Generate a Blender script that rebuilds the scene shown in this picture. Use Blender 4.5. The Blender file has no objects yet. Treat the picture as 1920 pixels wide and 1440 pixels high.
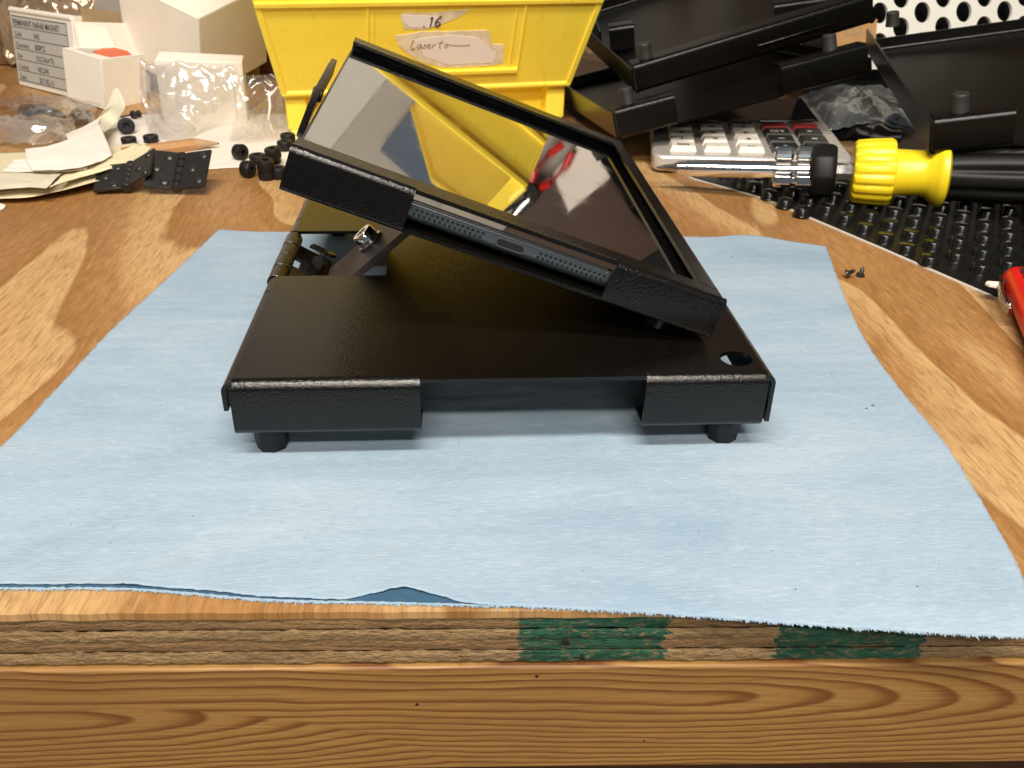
import bpy, math, random
from math import sin, cos, pi, radians
from mathutils import Vector, Matrix, noise
from mathutils.geometry import tessellate_polygon

S = 0.001                      # all coordinates below are millimetres
random.seed(7)
scene = bpy.context.scene
COL = scene.collection

# ------------------------------------------------------------------ camera
cam_d = bpy.data.cameras.new('camera')
cam = bpy.data.objects.new('camera', cam_d)
COL.objects.link(cam)
cam.matrix_world = Matrix(((0.99798, 0.01528, -0.06168, 0.06860),
                           (-0.06121, 0.49194, -0.86848, -0.23027),
                           (0.01707, 0.8705, 0.49188, 0.15654),
                           (0, 0, 0, 1)))
cam_d.sensor_width = 36.0
cam_d.lens = 31.471
cam_d.clip_start = 0.01
cam_d.clip_end = 50.0
cam_d.dof.use_dof = True
cam_d.dof.focus_distance = 0.285
cam_d.dof.aperture_fstop = 42.0
scene.camera = cam

# ------------------------------------------------------------------ light
world = bpy.data.worlds.new('World')
scene.world = world
world.use_nodes = True
bg = world.node_tree.nodes['Background']
bg.inputs[0].default_value = (0.80, 0.92, 1.0, 1)
bg.inputs[1].default_value = 0.12

def tube(name, loc, size, power, col):
    d = bpy.data.lights.new(name, 'AREA')
    d.shape = 'RECTANGLE'
    d.size, d.size_y = size
    d.energy = power
    d.color = col
    o = bpy.data.objects.new(name, d)
    COL.objects.link(o)
    o.location = Vector(loc) * S
    tgt = Vector((90, 150, 0)) * S
    o.rotation_euler = (tgt - o.location).to_track_quat('-Z', 'Y').to_euler()
    return o
tube('tube_or_fill_light', (40, -420, 1050), (0.9, 0.08), 18.5, (1.0, 0.90, 0.79))
tube('tube_or_fill_light', (60, -1010, 1060), (0.9, 0.08), 16.0, (1.0, 0.90, 0.79))
tube('tube_or_fill_light', (140, -2300, 1060), (1.2, 0.10), 9.0, (1.0, 0.93, 0.85))  # added fill light, lifts the shaded cloth inside the front notch

vs = scene.view_settings
vs.view_transform = 'Standard'
vs.look = 'None'
vs.exposure = 0.0
vs.gamma = 1.0
scene.cycles.use_denoising = True
scene.cycles.max_bounces = 8
scene.cycles.transparent_max_bounces = 16
scene.cycles.sample_clamp_indirect = 6.0
scene.cycles.caustics_reflective = False
scene.cycles.caustics_refractive = False

# ------------------------------------------------------------------ helpers: materials
class NT:
    def __init__(s, name):
        s.m = bpy.data.materials.new(name)
        s.m.use_nodes = True
        s.t = s.m.node_tree
        s.p = s.t.nodes['Principled BSDF']
        s.out = s.t.nodes['Material Output']
        s.tc = s.t.nodes.new('ShaderNodeTexCoord')
    def n(s, typ, **kw):
        x = s.t.nodes.new(typ)
        for k, v in kw.items():
            if k == 'inp':
                for i, val in v.items():
                    if isinstance(val, bpy.types.NodeSocket): s.t.links.new(val, x.inputs[i])
                    else: x.inputs[i].default_value = val
            else: setattr(x, k, v)
        return x
    def l(s, a, b): s.t.links.new(a, b)
    def coords(s, scale=(1, 1, 1), rot=(0, 0, 0), loc=(0, 0, 0)):
        mp = s.n('ShaderNodeMapping')
        s.l(s.tc.outputs['Object'], mp.inputs[0])
        mp.inputs['Scale'].default_value = scale
        mp.inputs['Rotation'].default_value = rot
        mp.inputs['Location'].default_value = loc
        return mp.outputs[0]
    def noise(s, vec, scale, detail=2.0, rough=0.5, dist=0.0):
        x = s.n('ShaderNodeTexNoise', inp={'Vector': vec, 'Scale': scale, 'Detail': detail, 'Roughness': rough, 'Distortion': dist})
        return x.outputs['Fac']
    def math(s, op, a, b=None, c=None, clamp=False):
        x = s.n('ShaderNodeMath', operation=op)
        x.use_clamp = clamp
        for i, v in enumerate((a, b, c)):
            if v is None: continue
            if isinstance(v, bpy.types.NodeSocket): s.l(v, x.inputs[i])
            else: x.inputs[i].default_value = v
        return x.outputs[0]
    def ramp(s, fac, stops, interp='LINEAR'):
        x = s.n('ShaderNodeValToRGB')
        x.color_ramp.interpolation = interp
        e = x.color_ramp.elements
        while len(e) < len(stops): e.new(0.5)
        for i, (p, c) in enumerate(stops):
            e[i].position = p
            e[i].color = (*c, 1) if not isinstance(c, (int, float)) else (c, c, c, 1)
        s.l(fac, x.inputs[0])
        return x.outputs[0]
    def mix(s, fac, a, b, mode='MIX'):
        x = s.n('ShaderNodeMix', data_type='RGBA', blend_type=mode)
        for i, v in ((0, fac), (6, a), (7, b)):
            if isinstance(v, bpy.types.NodeSocket): s.l(v, x.inputs[i])
            elif i == 0: x.inputs[0].default_value = v
            else: x.inputs[i].default_value = (*v, 1)
        return x.outputs[2]
    def bump(s, h, strength, dist):
        x = s.n('ShaderNodeBump', inp={'Height': h, 'Strength': strength, 'Distance': dist})
        s.l(x.outputs[0], s.p.inputs['Normal'])
        return x
    def base(s, v):
        if isinstance(v, bpy.types.NodeSocket): s.l(v, s.p.inputs['Base Color'])
        else: s.p.inputs['Base Color'].default_value = (*v, 1)

def simple(name, col, rough=0.5, metal=0.0, var=0.0, vscale=60, bump=None, spec=0.5, rvar=0.0):
    t = NT(name)
    c = t.coords()
    if var:
        nz = t.noise(c, vscale, 4, 0.6)
        t.base(t.ramp(nz, [(0.25, tuple(x * (1 - var) for x in col)), (0.75, tuple(min(1, x * (1 + var)) for x in col))]))
    else: t.base(col)
    t.p.inputs['Roughness'].default_value = rough
    if rvar:
        nz = t.noise(c, vscale * 2.3, 3)
        t.l(t.math('MULTIPLY_ADD', nz, rvar * 2, rough - rvar), t.p.inputs['Roughness'])
    t.p.inputs['Metallic'].default_value = metal
    t.p.inputs['Specular IOR Level'].default_value = spec
    if bump:
        t.bump(t.noise(c, bump[0], 3, 0.6), bump[1], bump[2])
    return t.m

M = {}
def powder(name, col, rough, strength, spec=0.55):
    t = NT(name)
    c = t.coords()
    n1 = t.noise(c, 1300, 2, 0.5, 0.5)
    n2 = t.noise(c, 300, 2, 0.5)
    h = n1
    t.base(t.ramp(n2, [(0.3, tuple(x * 0.8 for x in col)), (0.7, tuple(x * 1.2 for x in col))]))
    t.p.inputs['Roughness'].default_value = rough
    t.p.inputs['Specular IOR Level'].default_value = spec
    t.bump(h, strength, 0.00030)
    return t.m
M['powder'] = powder('black_powder_coat', (0.0036, 0.0029, 0.0022), 0.21, 0.55, 0.5)
M['powder_flat'] = powder('black_powder_coat_flat', (0.0036, 0.0029, 0.0022), 0.24, 0.30, 0.5)
M['powder2_flat'] = powder('black_tray_coat_flat', (0.0030, 0.0026, 0.0020), 0.30, 0.25, 0.18)
M['powder2'] = powder('black_tray_coat', (0.0035, 0.0030, 0.0024), 0.25, 0.35, 0.28)
M['rubber'] = simple('black_rubber', (0.007, 0.0065, 0.0065), 0.5, spec=0.35, bump=(900, 0.3, 0.0003))
M['rubber_g'] = simple('grey_rubber', (0.022, 0.021, 0.020), 0.55, bump=(900, 0.3, 0.0003))
M['bump_gloss'] = simple('glossy_black_rubber', (0.007, 0.007, 0.006), 0.20, var=0.3, vscale=40)
M['chrome'] = simple('chrome', (0.86, 0.83, 0.80), 0.10, 1.0, rvar=0.05, vscale=120)
M['steel'] = simple('steel', (0.55, 0.52, 0.49), 0.25, 1.0, rvar=0.1, vscale=200)
M['dark_steel'] = simple('dark_steel', (0.05, 0.047, 0.045), 0.35, 0.6, rvar=0.1, vscale=300)
M['brown_steel'] = simple('brown_coated_steel', (0.10, 0.075, 0.062), 0.45, 0.2, var=0.15, vscale=300, bump=(700, 0.25, 0.0003))
M['hinge_steel'] = simple('black_hinge_steel', (0.035, 0.032, 0.03), 0.33, 0.5, rvar=0.1, vscale=150)
def yellow(name, a, b, rough):
    t = NT(name)
    c = t.coords()
    n = t.noise(c, 22, 5, 0.6)
    n2 = t.noise(t.coords((1, 1, 0.3)), 160, 3, 0.7)
    col = t.mix(t.math('MULTIPLY', t.ramp(n2, [(0.58, 0.0), (0.75, 1.0)]), 0.25), t.ramp(n, [(0.3, a), (0.7, b)]), (0.45, 0.28, 0.03))
    t.base(col)
    t.p.inputs['Roughness'].default_value = rough
    t.p.inputs['Subsurface Weight'].default_value = 0.12
    t.p.inputs['Subsurface Radius'].default_value = (0.006, 0.004, 0.001)
    t.bump(t.noise(c, 260, 3), 0.12, 0.0004)
    return t.m
M['yellow'] = yellow('yellow_bin_plastic', (0.91, 0.70, 0.055), (0.94, 0.76, 0.085), 0.42)
M['yellow_h'] = yellow('yellow_handle_plastic', (0.80, 0.60, 0.012), (0.86, 0.66, 0.02), 0.34)
M['card'] = simple('white_cardboard', (0.84, 0.79, 0.70), 0.7, var=0.05, vscale=35, bump=(500, 0.15, 0.0002))
M['tan'] = simple('tan_cardboard', (0.46, 0.33, 0.17), 0.75, var=0.12, vscale=60)
M['brown'] = simple('brown_wood', (0.13, 0.06, 0.028), 0.6, var=0.3, vscale=20)
M['paper'] = simple('white_paper', (0.80, 0.74, 0.67), 0.75, var=0.04, vscale=25, bump=(60, 0.15, 0.001))
M['cream'] = simple('cream_backing_paper', (0.74, 0.66, 0.44), 0.5, var=0.06, vscale=25, bump=(80, 0.12, 0.001))
M['palegreen'] = simple('greenish_backing_paper', (0.64, 0.60, 0.46), 0.5, var=0.06, vscale=25)
M['label'] = simple('grey_label_paper', (0.50, 0.49, 0.45), 0.6, var=0.04, vscale=40)
M['torn'] = simple('torn_paper', (0.74, 0.64, 0.44), 0.8, var=0.22, vscale=140)
M['ink'] = simple('black_ink', (0.02, 0.018, 0.02), 0.7)
M['ink_soft'] = simple('faded_ink', (0.26, 0.21, 0.15), 0.7)
M['inkwhite'] = simple('white_ink', (0.75, 0.72, 0.68), 0.6)
M['orange'] = simple('orange_label', (0.72, 0.13, 0.035), 0.55, var=0.15, vscale=90)
M['red'] = simple('red_plastic', (0.62, 0.012, 0.008), 0.3, var=0.08, vscale=80, bump=(300, 0.1, 0.0003))
M['redkey'] = simple('dark_red_plastic', (0.30, 0.01, 0.012), 0.35)
M['silver'] = simple('silver_plastic', (0.56, 0.54, 0.50), 0.28, 0.35, rvar=0.06, vscale=90)
M['whitekey'] = simple('white_key_plastic', (0.74, 0.69, 0.60), 0.4)
M['blackkey'] = simple('black_key_plastic', (0.02, 0.02, 0.02), 0.35)
M['black_gloss'] = simple('black_glossy_plastic', (0.008, 0.008, 0.010), 0.12)
M['black'] = simple('black_plastic', (0.006, 0.006, 0.0055), 0.45, var=0.2, vscale=80, spec=0.25)
M['alu'] = simple('slate_aluminium', (0.125, 0.152, 0.165), 0.36, 0.75, rvar=0.04, vscale=400)
M['alu_edge'] = simple('bright_bevel', (0.60, 0.50, 0.47), 0.25, 1.0)
M['hole'] = simple('dark_void', (0.004, 0.004, 0.004), 0.9)
M['perf'] = simple('white_perforated_plastic', (0.74, 0.74, 0.68), 0.45, var=0.05, vscale=40)
M['wall'] = simple('grey_wall_paint', (0.36, 0.335, 0.30), 0.8, var=0.18, vscale=9)
M['blue'] = simple('blue_poster', (0.05, 0.085, 0.135), 0.6, var=0.15, vscale=30)
M['liner'] = simple('white_liner', (0.62, 0.58, 0.52), 0.5)
M['pencil'] = simple('brown_pencil_wood', (0.42, 0.22, 0.09), 0.55, var=0.15, vscale=120)
M['lead'] = simple('bare_pencil_wood', (0.40, 0.27, 0.14), 0.7, var=0.12, vscale=300)
M['esd'] = simple('grey_film_bag', (0.34, 0.36, 0.36), 0.22, 0.55, var=0.25, vscale=30, bump=(70, 0.5, 0.004))

def screen_mat():
    t = NT('mirror_black_glass')
    t.base((0.006, 0.006, 0.007))
    t.p.inputs['Roughness'].default_value = 0.03
    g = t.n('ShaderNodeBsdfGlossy', inp={'Color': (0.98, 0.96, 0.93, 1), 'Roughness': 0.03})
    sm = t.noise(t.coords((30, 30, 30)), 1.0, 4, 0.7)
    t.l(t.math('MULTIPLY_ADD', t.ramp(sm, [(0.45, 0.0), (0.75, 1.0)]), 0.08, 0.022), g.inputs['Roughness'])
    lw = t.n('ShaderNodeLayerWeight', inp={'Blend': 0.5})
    fac = t.math('MULTIPLY_ADD', lw.outputs['Facing'], 0.60, 0.17, clamp=True)
    mx = t.n('ShaderNodeMixShader')
    t.l(fac, mx.inputs[0]); t.l(t.p.outputs[0], mx.inputs[1]); t.l(g.outputs[0], mx.inputs[2])
    t.l(mx.outputs[0], t.out.inputs[0])
    return t.m
M['screen'] = screen_mat()

def film(name, milk, gloss):
    t = NT(name)
    tr = t.n('ShaderNodeBsdfTransparent', inp={'Color': (0.96, 0.95, 0.93, 1)})
    gl = t.n('ShaderNodeBsdfGlossy', inp={'Color': (1, 1, 1, 1), 'Roughness': 0.16})
    df = t.n('ShaderNodeBsdfTranslucent', inp={'Color': (0.85, 0.82, 0.78, 1)})
    dd = t.n('ShaderNodeBsdfDiffuse', inp={'Color': (0.85, 0.81, 0.77, 1)})
    c = t.coords()
    bp = t.n('ShaderNodeBump', inp={'Height': t.noise(c, 20, 2, 0.4, 1.5), 'Strength': 0.8, 'Distance': 0.004})
    t.l(bp.outputs[0], gl.inputs['Normal'])
    lw = t.n('ShaderNodeLayerWeight', inp={'Blend': 0.35})
    m1 = t.n('ShaderNodeMixShader'); t.l(df.outputs[0], m1.inputs[1]); t.l(dd.outputs[0], m1.inputs[2])
    m1.inputs[0].default_value = 0.6
    m2 = t.n('ShaderNodeMixShader'); m2.inputs[0].default_value = milk
    t.l(tr.outputs[0], m2.inputs[1]); t.l(m1.outputs[0], m2.inputs[2])
    m3 = t.n('ShaderNodeMixShader')
    t.l(t.math('MULTIPLY_ADD', lw.outputs['Facing'], 0.45, gloss, clamp=True), m3.inputs[0])
    t.l(m2.outputs[0], m3.inputs[1]); t.l(gl.outputs[0], m3.inputs[2])
    t.l(m3.outputs[0], t.out.inputs[0])
    return t.m
M['film'] = film('clear_plastic_film', 0.30, 0.14)
M['film2'] = film('clear_plastic_film_thin', 0.13, 0.07)

def towel_mat():
    t = NT('blue_shop_towel')
    c = t.coords()
    fib = t.noise(t.coords((260, 1500, 1500)), 1.0, 4, 0.65, 0.5)
    fine = t.noise(c, 2600, 2, 0.6)
    big = t.noise(t.coords((9, 22, 9)), 1.0, 6, 0.65, 0.6)
    col = t.ramp(big, [(0.25, (0.270, 0.395, 0.515)), (0.5, (0.375, 0.495, 0.605)), (0.75, (0.465, 0.562, 0.65))])
    col = t.mix(t.math('MULTIPLY', t.ramp(fib, [(0.34, 1.0), (0.52, 0.0)]), 0.30), col, (0.24, 0.37, 0.48))
    col = t.mix(t.math('MULTIPLY', t.ramp(fib, [(0.54, 0.0), (0.72, 1.0)]), 0.35), col, (0.63, 0.72, 0.79))
    st = t.noise(t.coords((9, 30, 9), loc=(3, 1, 0)), 1.0, 4, 0.7)
    col = t.mix(t.math('MULTIPLY', t.ramp(st, [(0.60, 0.0), (0.74, 1.0)]), 0.30), col, (0.40, 0.42, 0.40))
    t.base(col)
    t.p.inputs['Roughness'].default_value = 0.95
    t.p.inputs['Specular IOR Level'].default_value = 0.15
    t.p.inputs['Sheen Weight'].default_value = 0.1
    h = t.math('ADD', t.math('MULTIPLY', fib, 0.7), t.math('MULTIPLY', fine, 0.4))
    b = t.bump(h, 0.55, 0.0005)
    tr = t.n('ShaderNodeBsdfTranslucent', inp={'Color': (0.30, 0.52, 0.68, 1)})
    mx = t.n('ShaderNodeMixShader'); mx.inputs[0].default_value = 0.22
    t.l(t.p.outputs[0], mx.inputs[1]); t.l(tr.outputs[0], mx.inputs[2]); t.l(mx.outputs[0], t.out.inputs[0])
    return t.m
M['towel'] = towel_mat()
M['towel_shade'] = simple('towel_lower_ply_shaded', (0.028, 0.085, 0.15), 0.95, var=0.15, vscale=400, bump=(1500, 0.4, 0.0004))  # shade in the gap under the top ply, painted as dark blue

def wood_top():
    t = NT('plywood_face')
    c = t.coords((8.5, 2.6, 1), rot=(0, 0, radians(-9)))
    w = t.noise(t.coords((30, 6, 1)), 1.0, 3, 0.6)
    f = t.noise(c, 1.0, 2.2, 0.45, 0.35)
    f = t.math('MULTIPLY_ADD', w, 0.035, f)
    s = t.math('FRACT', t.math('MULTIPLY', f, 6.2))
    band = t.ramp(s, [(0.0, (0.29, 0.145, 0.045)), (0.035, (0.52, 0.335, 0.150)), (0.36, (0.46, 0.275, 0.112)), (0.50, (0.375, 0.200, 0.074)), (0.97, (0.30, 0.146, 0.043)), (1.0, (0.29, 0.145, 0.045))])
    pores = t.noise(t.coords((430, 75, 1), rot=(0, 0, radians(-9))), 1.0, 5, 0.72, 0.4)
    fine = t.noise(t.coords((900, 120, 1), rot=(0, 0, radians(-7))), 1.0, 3, 0.6)
    col = t.mix(t.math('MULTIPLY', t.ramp(pores, [(0.36, 1.0), (0.52, 0.0)]), 0.45), band, (0.19, 0.080, 0.026))
    col = t.mix(t.math('MULTIPLY', t.ramp(pores, [(0.55, 0.0), (0.75, 1.0)]), 0.35), col, (0.70, 0.44, 0.20))
    hair = t.noise(t.coords((1500, 60, 1), rot=(0, 0, radians(-9)), loc=(1, 7, 0)), 1.0, 4, 0.7, 0.2)
    col = t.mix(t.math('MULTIPLY', t.ramp(hair, [(0.36, 1.0), (0.50, 0.0)]), 0.45), col, (0.17, 0.072, 0.024))
    dirt = t.noise(t.coords((16, 8, 1), loc=(2, 5, 0)), 1.0, 6, 0.7)
    col = t.mix(t.math('MULTIPLY', t.ramp(dirt, [(0.56, 0.0), (0.75, 1.0)]), 0.4), col, (0.19, 0.10, 0.043))
    stain = t.noise(t.coords((13, 13, 1), loc=(8.2, 3.1, 0)), 1.0, 3, 0.6)
    col = t.mix(t.math('MULTIPLY', t.ramp(stain, [(0.68, 0.0), (0.78, 1.0)]), 0.35), col, (0.34, 0.085, 0.05))
    t.base(col)
    t.p.inputs['Roughness'].default_value = 0.55
    t.p.inputs['Specular IOR Level'].default_value = 0.35
    t.bump(t.math('ADD', pores, t.math('MULTIPLY', fine, 0.5)), 0.35, 0.0006)
    return t.m
M['wood'] = wood_top()

def ply_mat(name, a, b, streak):
    t = NT(name)
    n1 = t.noise(t.coords((35, 500, 420)), 1.0, 5, 0.65, 0.4)
    n2 = t.noise(t.coords((420, 900, 900)), 1.0, 4, 0.7)
    n3 = t.noise(t.coords((14, 14, 60)), 1.0, 3, 0.6)
    col = t.ramp(n1, [(0.3, a), (0.7, b)])
    col = t.mix(t.math('MULTIPLY', t.ramp(n2, [(0.30, 1.0), (0.46, 0.0)]), streak), col, (0.05, 0.032, 0.018))
    col = t.mix(t.math('MULTIPLY', t.ramp(n2, [(0.58, 0.0), (0.72, 1.0)]), 0.40), col, (0.40, 0.28, 0.14))
    col = t.mix(t.math('MULTIPLY', t.ramp(n3, [(0.5, 0.0), (0.75, 1.0)]), 0.45), col, (0.16, 0.105, 0.055))
    # two bars of worn green marker across the edge of the board
    x = t.n('ShaderNodeSeparateXYZ'); t.l(t.tc.outputs['Object'], x.inputs[0])
    wob = t.math('ADD', t.math('MULTIPLY', t.math('SUBTRACT', n2, 0.5), 0.006), t.math('MULTIPLY', t.math('SUBTRACT', t.noise(t.coords((60, 60, 260), loc=(4, 0, 0)), 1.0, 3, 0.6), 0.5), 0.007))
    xx = t.math('ADD', x.outputs[0], wob)
    def bar(x0, x1):
        return t.math('MULTIPLY', t.math('GREATER_THAN', xx, x0), t.math('LESS_THAN', xx, x1))
    msk = t.math('ADD', bar(0.0833, 0.1205), bar(0.1490, 0.1870), clamp=True)
    wear = t.ramp(t.noise(t.coords((300, 900, 700)), 1.0, 5, 0.75), [(0.33, 0.15), (0.48, 1.0)])
    g = t.ramp(t.noise(t.coords((90, 300, 200)), 1.0, 3), [(0.3, (0.004, 0.046, 0.026)), (0.7, (0.010, 0.098, 0.054))])
    col = t.mix(t.math('MULTIPLY', msk, wear), col, g)
    t.base(col)
    t.p.inputs['Roughness'].default_value = 0.8
    t.bump(t.math('ADD', n2, n1), 0.9, 0.0012)
    return t.m
M['ply_a'] = ply_mat('plywood_edge_long_grain', (0.155, 0.085, 0.034), (0.285, 0.170, 0.070), 0.30)
M['ply_b'] = ply_mat('plywood_edge_end_grain', (0.20, 0.123, 0.054), (0.35, 0.232, 0.106), 0.55)

def rail_mat():
    t = NT('pine_rail_face')
    x = t.n('ShaderNodeSeparateXYZ'); t.l(t.tc.outputs['Object'], x.inputs[0])
    X, Z = x.outputs[0], x.outputs[2]
    wob = t.noise(t.coords((14, 1, 45)), 1.0, 3, 0.5)
    wz = t.math('MULTIPLY', t.math('SUBTRACT', wob, 0.5), 0.007)
    zz = t.math('ADD', Z, wz)
    def ell(xc, zc, kx, slope):
        dx = t.math('MAXIMUM', t.math('SUBTRACT', X, xc), 0.0)
        dx = t.math('MULTIPLY', dx, kx)
        dz = t.math('SUBTRACT', zz, t.math('MULTIPLY_ADD', t.math('SUBTRACT', X, xc), slope, zc))
        return t.math('SQRT', t.math('ADD', t.math('POWER', dx, 2), t.math('POWER', dz, 2)))
    r1 = ell(-0.042, -0.0365, 0.16, 0.02)
    r2 = ell(0.128, -0.0305, 0.15, -0.02)
    r2 = t.math('ADD', r2, 0.0012)
    r = t.math('MINIMUM', r1, r2)
    f = t.math('FRACT', t.math('MULTIPLY', t.math('POWER', t.math('MULTIPLY', r, 90.0), 1.30), 3.5))
    col = t.ramp(f, [(0.0, (0.34, 0.192, 0.058)), (0.50, (0.305, 0.163, 0.046)), (0.74, (0.180, 0.074, 0.019)), (0.88, (0.140, 0.052, 0.013)), (1.0, (0.34, 0.192, 0.058))])
    pores = t.noise(t.coords((45, 1, 1300)), 1.0, 5, 0.75, 0.3)
    col = t.mix(t.math('MULTIPLY', t.ramp(pores, [(0.34, 1.0), (0.52, 0.0)]), 0.50), col, (0.12, 0.045, 0.013))
    col = t.mix(t.math('MULTIPLY', t.ramp(pores, [(0.56, 0.0), (0.76, 1.0)]), 0.40), col, (0.48, 0.29, 0.12))
    big = t.noise(t.coords((9, 1, 22)), 1.0, 3)
    col = t.mix(t.math('MULTIPLY', t.ramp(big, [(0.45, 0.0), (0.7, 1.0)]), 0.30), col, (0.19, 0.08, 0.026))
    t.base(col)
    t.p.inputs['Roughness'].default_value = 0.5
    t.bump(t.math('ADD', pores, t.math('MULTIPLY', f, 0.3)), 0.3, 0.0005)
    return t.m
M['rail'] = rail_mat()

# ------------------------------------------------------------------ helpers: geometry
class MB:
    """collects faces (mm) and links them as one mesh object"""
    def __init__(s, M4=None):
        s.v = []; s.f = []; s.M = M4 or Matrix.Identity(4)
    def add(s, pts, faces, M4=None):
        m = s.M @ M4 if M4 is not None else s.M
        b = len(s.v)
        s.v += [m @ Vector(p) for p in pts]
        s.f += [tuple(i + b for i in f) for f in faces]
        return s
    def box(s, x0, x1, y0, y1, z0, z1, M4=None):
        p = [(x, y, z) for z in (z0, z1) for y in (y0, y1) for x in (x0, x1)]
        return s.add(p, [(0, 2, 3, 1), (4, 5, 7, 6), (0, 1, 5, 4), (2, 6, 7, 3), (0, 4, 6, 2), (1, 3, 7, 5)], M4)
    def hexa(s, b, t):
        """8 corners: bottom loop b (4, counter-clockwise from above), top loop t"""
        return s.add(list(b) + list(t), [(3, 2, 1, 0), (4, 5, 6, 7), (0, 1, 5, 4), (1, 2, 6, 5), (2, 3, 7, 6), (3, 0, 4, 7)])
    def lathe(s, prof, M4=None, n=32, ribs=None):
        """prof [(r, z)] about local z"""
        p = []; f = []
        for (r, z) in prof:
            for k in range(n):
                a = 2 * pi * k / n
                rr = r
                if ribs and ribs[2] <= z <= ribs[3]: rr = r - ribs[1] * (0.5 - 0.5 * cos(a * ribs[0])) ** 3
                p.append((rr * cos(a), rr * sin(a), z))
        for i in range(len(prof) - 1):
            for k in range(n):
                f.append((i * n + k, i * n + (k + 1) % n, (i + 1) * n + (k + 1) % n, (i + 1) * n + k))
        if prof[0][0] > 1e-6: f.append(tuple(range(n - 1, -1, -1)))
        if prof[-1][0] > 1e-6: f.append(tuple((len(prof) - 1) * n + k for k in range(n)))
        return s.add(p, f, M4)
    def cyl(s, p0, p1, r0, r1=None, n=20, ch=0.0):
        p0, p1 = Vector(p0), Vector(p1)
        d = p1 - p0; L = d.length
        M4 = Matrix.Translation(p0) @ d.to_track_quat('Z', 'Y').to_matrix().to_4x4()
        r1 = r0 if r1 is None else r1
        pr = [(r0, 0), (r1, L)] if not ch else [(r0 - ch, 0), (r0, ch), (r1, L - ch), (r1 - ch, L)]
        return s.lathe(pr, M4, n)
    def plate(s, outer, holes, z0, z1, M4=None):
        """polygon with holes in local xy, thickness z0..z1"""
        loops = [list(outer)] + [list(h) for h in holes]
        tri = tessellate_polygon([[Vector((x, y, 0)) for x, y in lp] for lp in loops])
        flat = [q for lp in loops for q in lp]
        n = len(flat)
        p = [(x, y, z1) for x, y in flat] + [(x, y, z0) for x, y in flat]
        f = []
        for t in tri:
            a, b, c = [flat[i] for i in t]
            ar = (b[0] - a[0]) * (c[1] - a[1]) - (b[1] - a[1]) * (c[0] - a[0])
            t = tuple(t) if ar > 0 else tuple(reversed(t))
            f.append(t); f.append(tuple(i + n for i in reversed(t)))
        o = 0
        for li, lp in enumerate(loops):
            k = len(lp)
            ar = sum(lp[i][0] * lp[(i + 1) % k][1] - lp[(i + 1) % k][0] * lp[i][1] for i in range(k))
            for i in range(k):
                a, b = o + i, o + (i + 1) % k
                q = (a + n, b + n, b, a)
                if (ar > 0) != (li == 0): q = tuple(reversed(q))
                f.append(q)
            o += k
        return s.add(p, f, M4)
    def sheet(s, path, t, a0, a1, frame):
        """2-D path (p, q) given thickness t on its right-hand side, swept from a0 to a1.
        frame(p, q, a) -> xyz"""
        n = len(path); inner = []
        for i in range(n):
            a = Vector(path[max(i - 1, 0)]); b = Vector(path[min(i + 1, n - 1)])
            d = (b - a).normalized()
            inner.append((path[i][0] + d.y * t, path[i][1] - d.x * t))
        pts = []
        for a in (a0, a1):
            pts += [frame(p, q, a) for p, q in path] + [frame(p, q, a) for p, q in inner]
        f = []
        for i in range(n - 1):
            f += [(i, i + 1, 2 * n + i + 1, 2 * n + i), (n + i + 1, n + i, 3 * n + i, 3 * n + i + 1)]
            f += [(i + 1, i, n + i, n + i + 1), (2 * n + i, 2 * n + i + 1, 3 * n + i + 1, 3 * n + i)]
        f += [(0, 2 * n, 3 * n, n), (n - 1, 2 * n - 1, 4 * n - 1, 3 * n - 1)]
        return s.add(pts, f)
    def tube(s, path, r, n=8):
        P = [Vector(p) for p in path]; pts = []; f = []
        for i, c in enumerate(P):
            d = (P[min(i + 1, len(P) - 1)] - P[max(i - 1, 0)]).normalized()
            q = d.to_track_quat('Z', 'Y')
            for k in range(n):
                a = 2 * pi * k / n
                pts.append(c + q @ Vector((r * cos(a), r * sin(a), 0)))
        for i in range(len(P) - 1):
            for k in range(n):
                f.append((i * n + k, i * n + (k + 1) % n, (i + 1) * n + (k + 1) % n, (i + 1) * n + k))
        f += [tuple(range(n - 1, -1, -1)), tuple((len(P) - 1) * n + k for k in range(n))]
        return s.add(pts, f)
    def loft(s, curves, nu, nv, disp=None, M4=None):
        rows = [resample(c, nu) for c in curves]
        pts = []; m = len(rows)
        for j in range(nv):
            t = j / (nv - 1) * (m - 1); i = min(int(t), m - 2); u = t - i
            r = [rows[max(i - 1, 0)], rows[i], rows[i + 1], rows[min(i + 2, m - 1)]]
            for k in range(nu):
                p = catmull(r[0][k], r[1][k], r[2][k], r[3][k], u)
                if disp: p = p + disp(k / (nu - 1), j / (nv - 1), p)
                pts.append(p)
        f = [(j * nu + k, j * nu + k + 1, (j + 1) * nu + k + 1, (j + 1) * nu + k) for j in range(nv - 1) for k in range(nu - 1)]
        return s.add(pts, f, M4)
    def build(s, name, mat, parent=None, base=None, smooth=35, bevel=0, solid=0):
        me = bpy.data.meshes.new(name)
        b = Vector(base) if base is not None else Vector((0, 0, 0))
        me.from_pydata([(v - b) * S for v in s.v], [], s.f)
        me.update()
        me.materials.append(M[mat])
        if smooth:
            me.polygons.foreach_set('use_smooth', [True] * len(me.polygons))
            me.set_sharp_from_angle(angle=radians(smooth))
        o = bpy.data.objects.new(name, me)
        COL.objects.link(o)
        if parent is not None: o.parent = parent
        elif base is not None: o.location = b * S
        if solid:
            md = o.modifiers.new('thickness', 'SOLIDIFY'); md.thickness = solid * S; md.offset = -1
        if bevel:
            md = o.modifiers.new('edge', 'BEVEL'); md.width = bevel * S; md.segments = 2
            md.limit_method = 'ANGLE'; md.angle_limit = radians(40)
        return o

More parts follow.
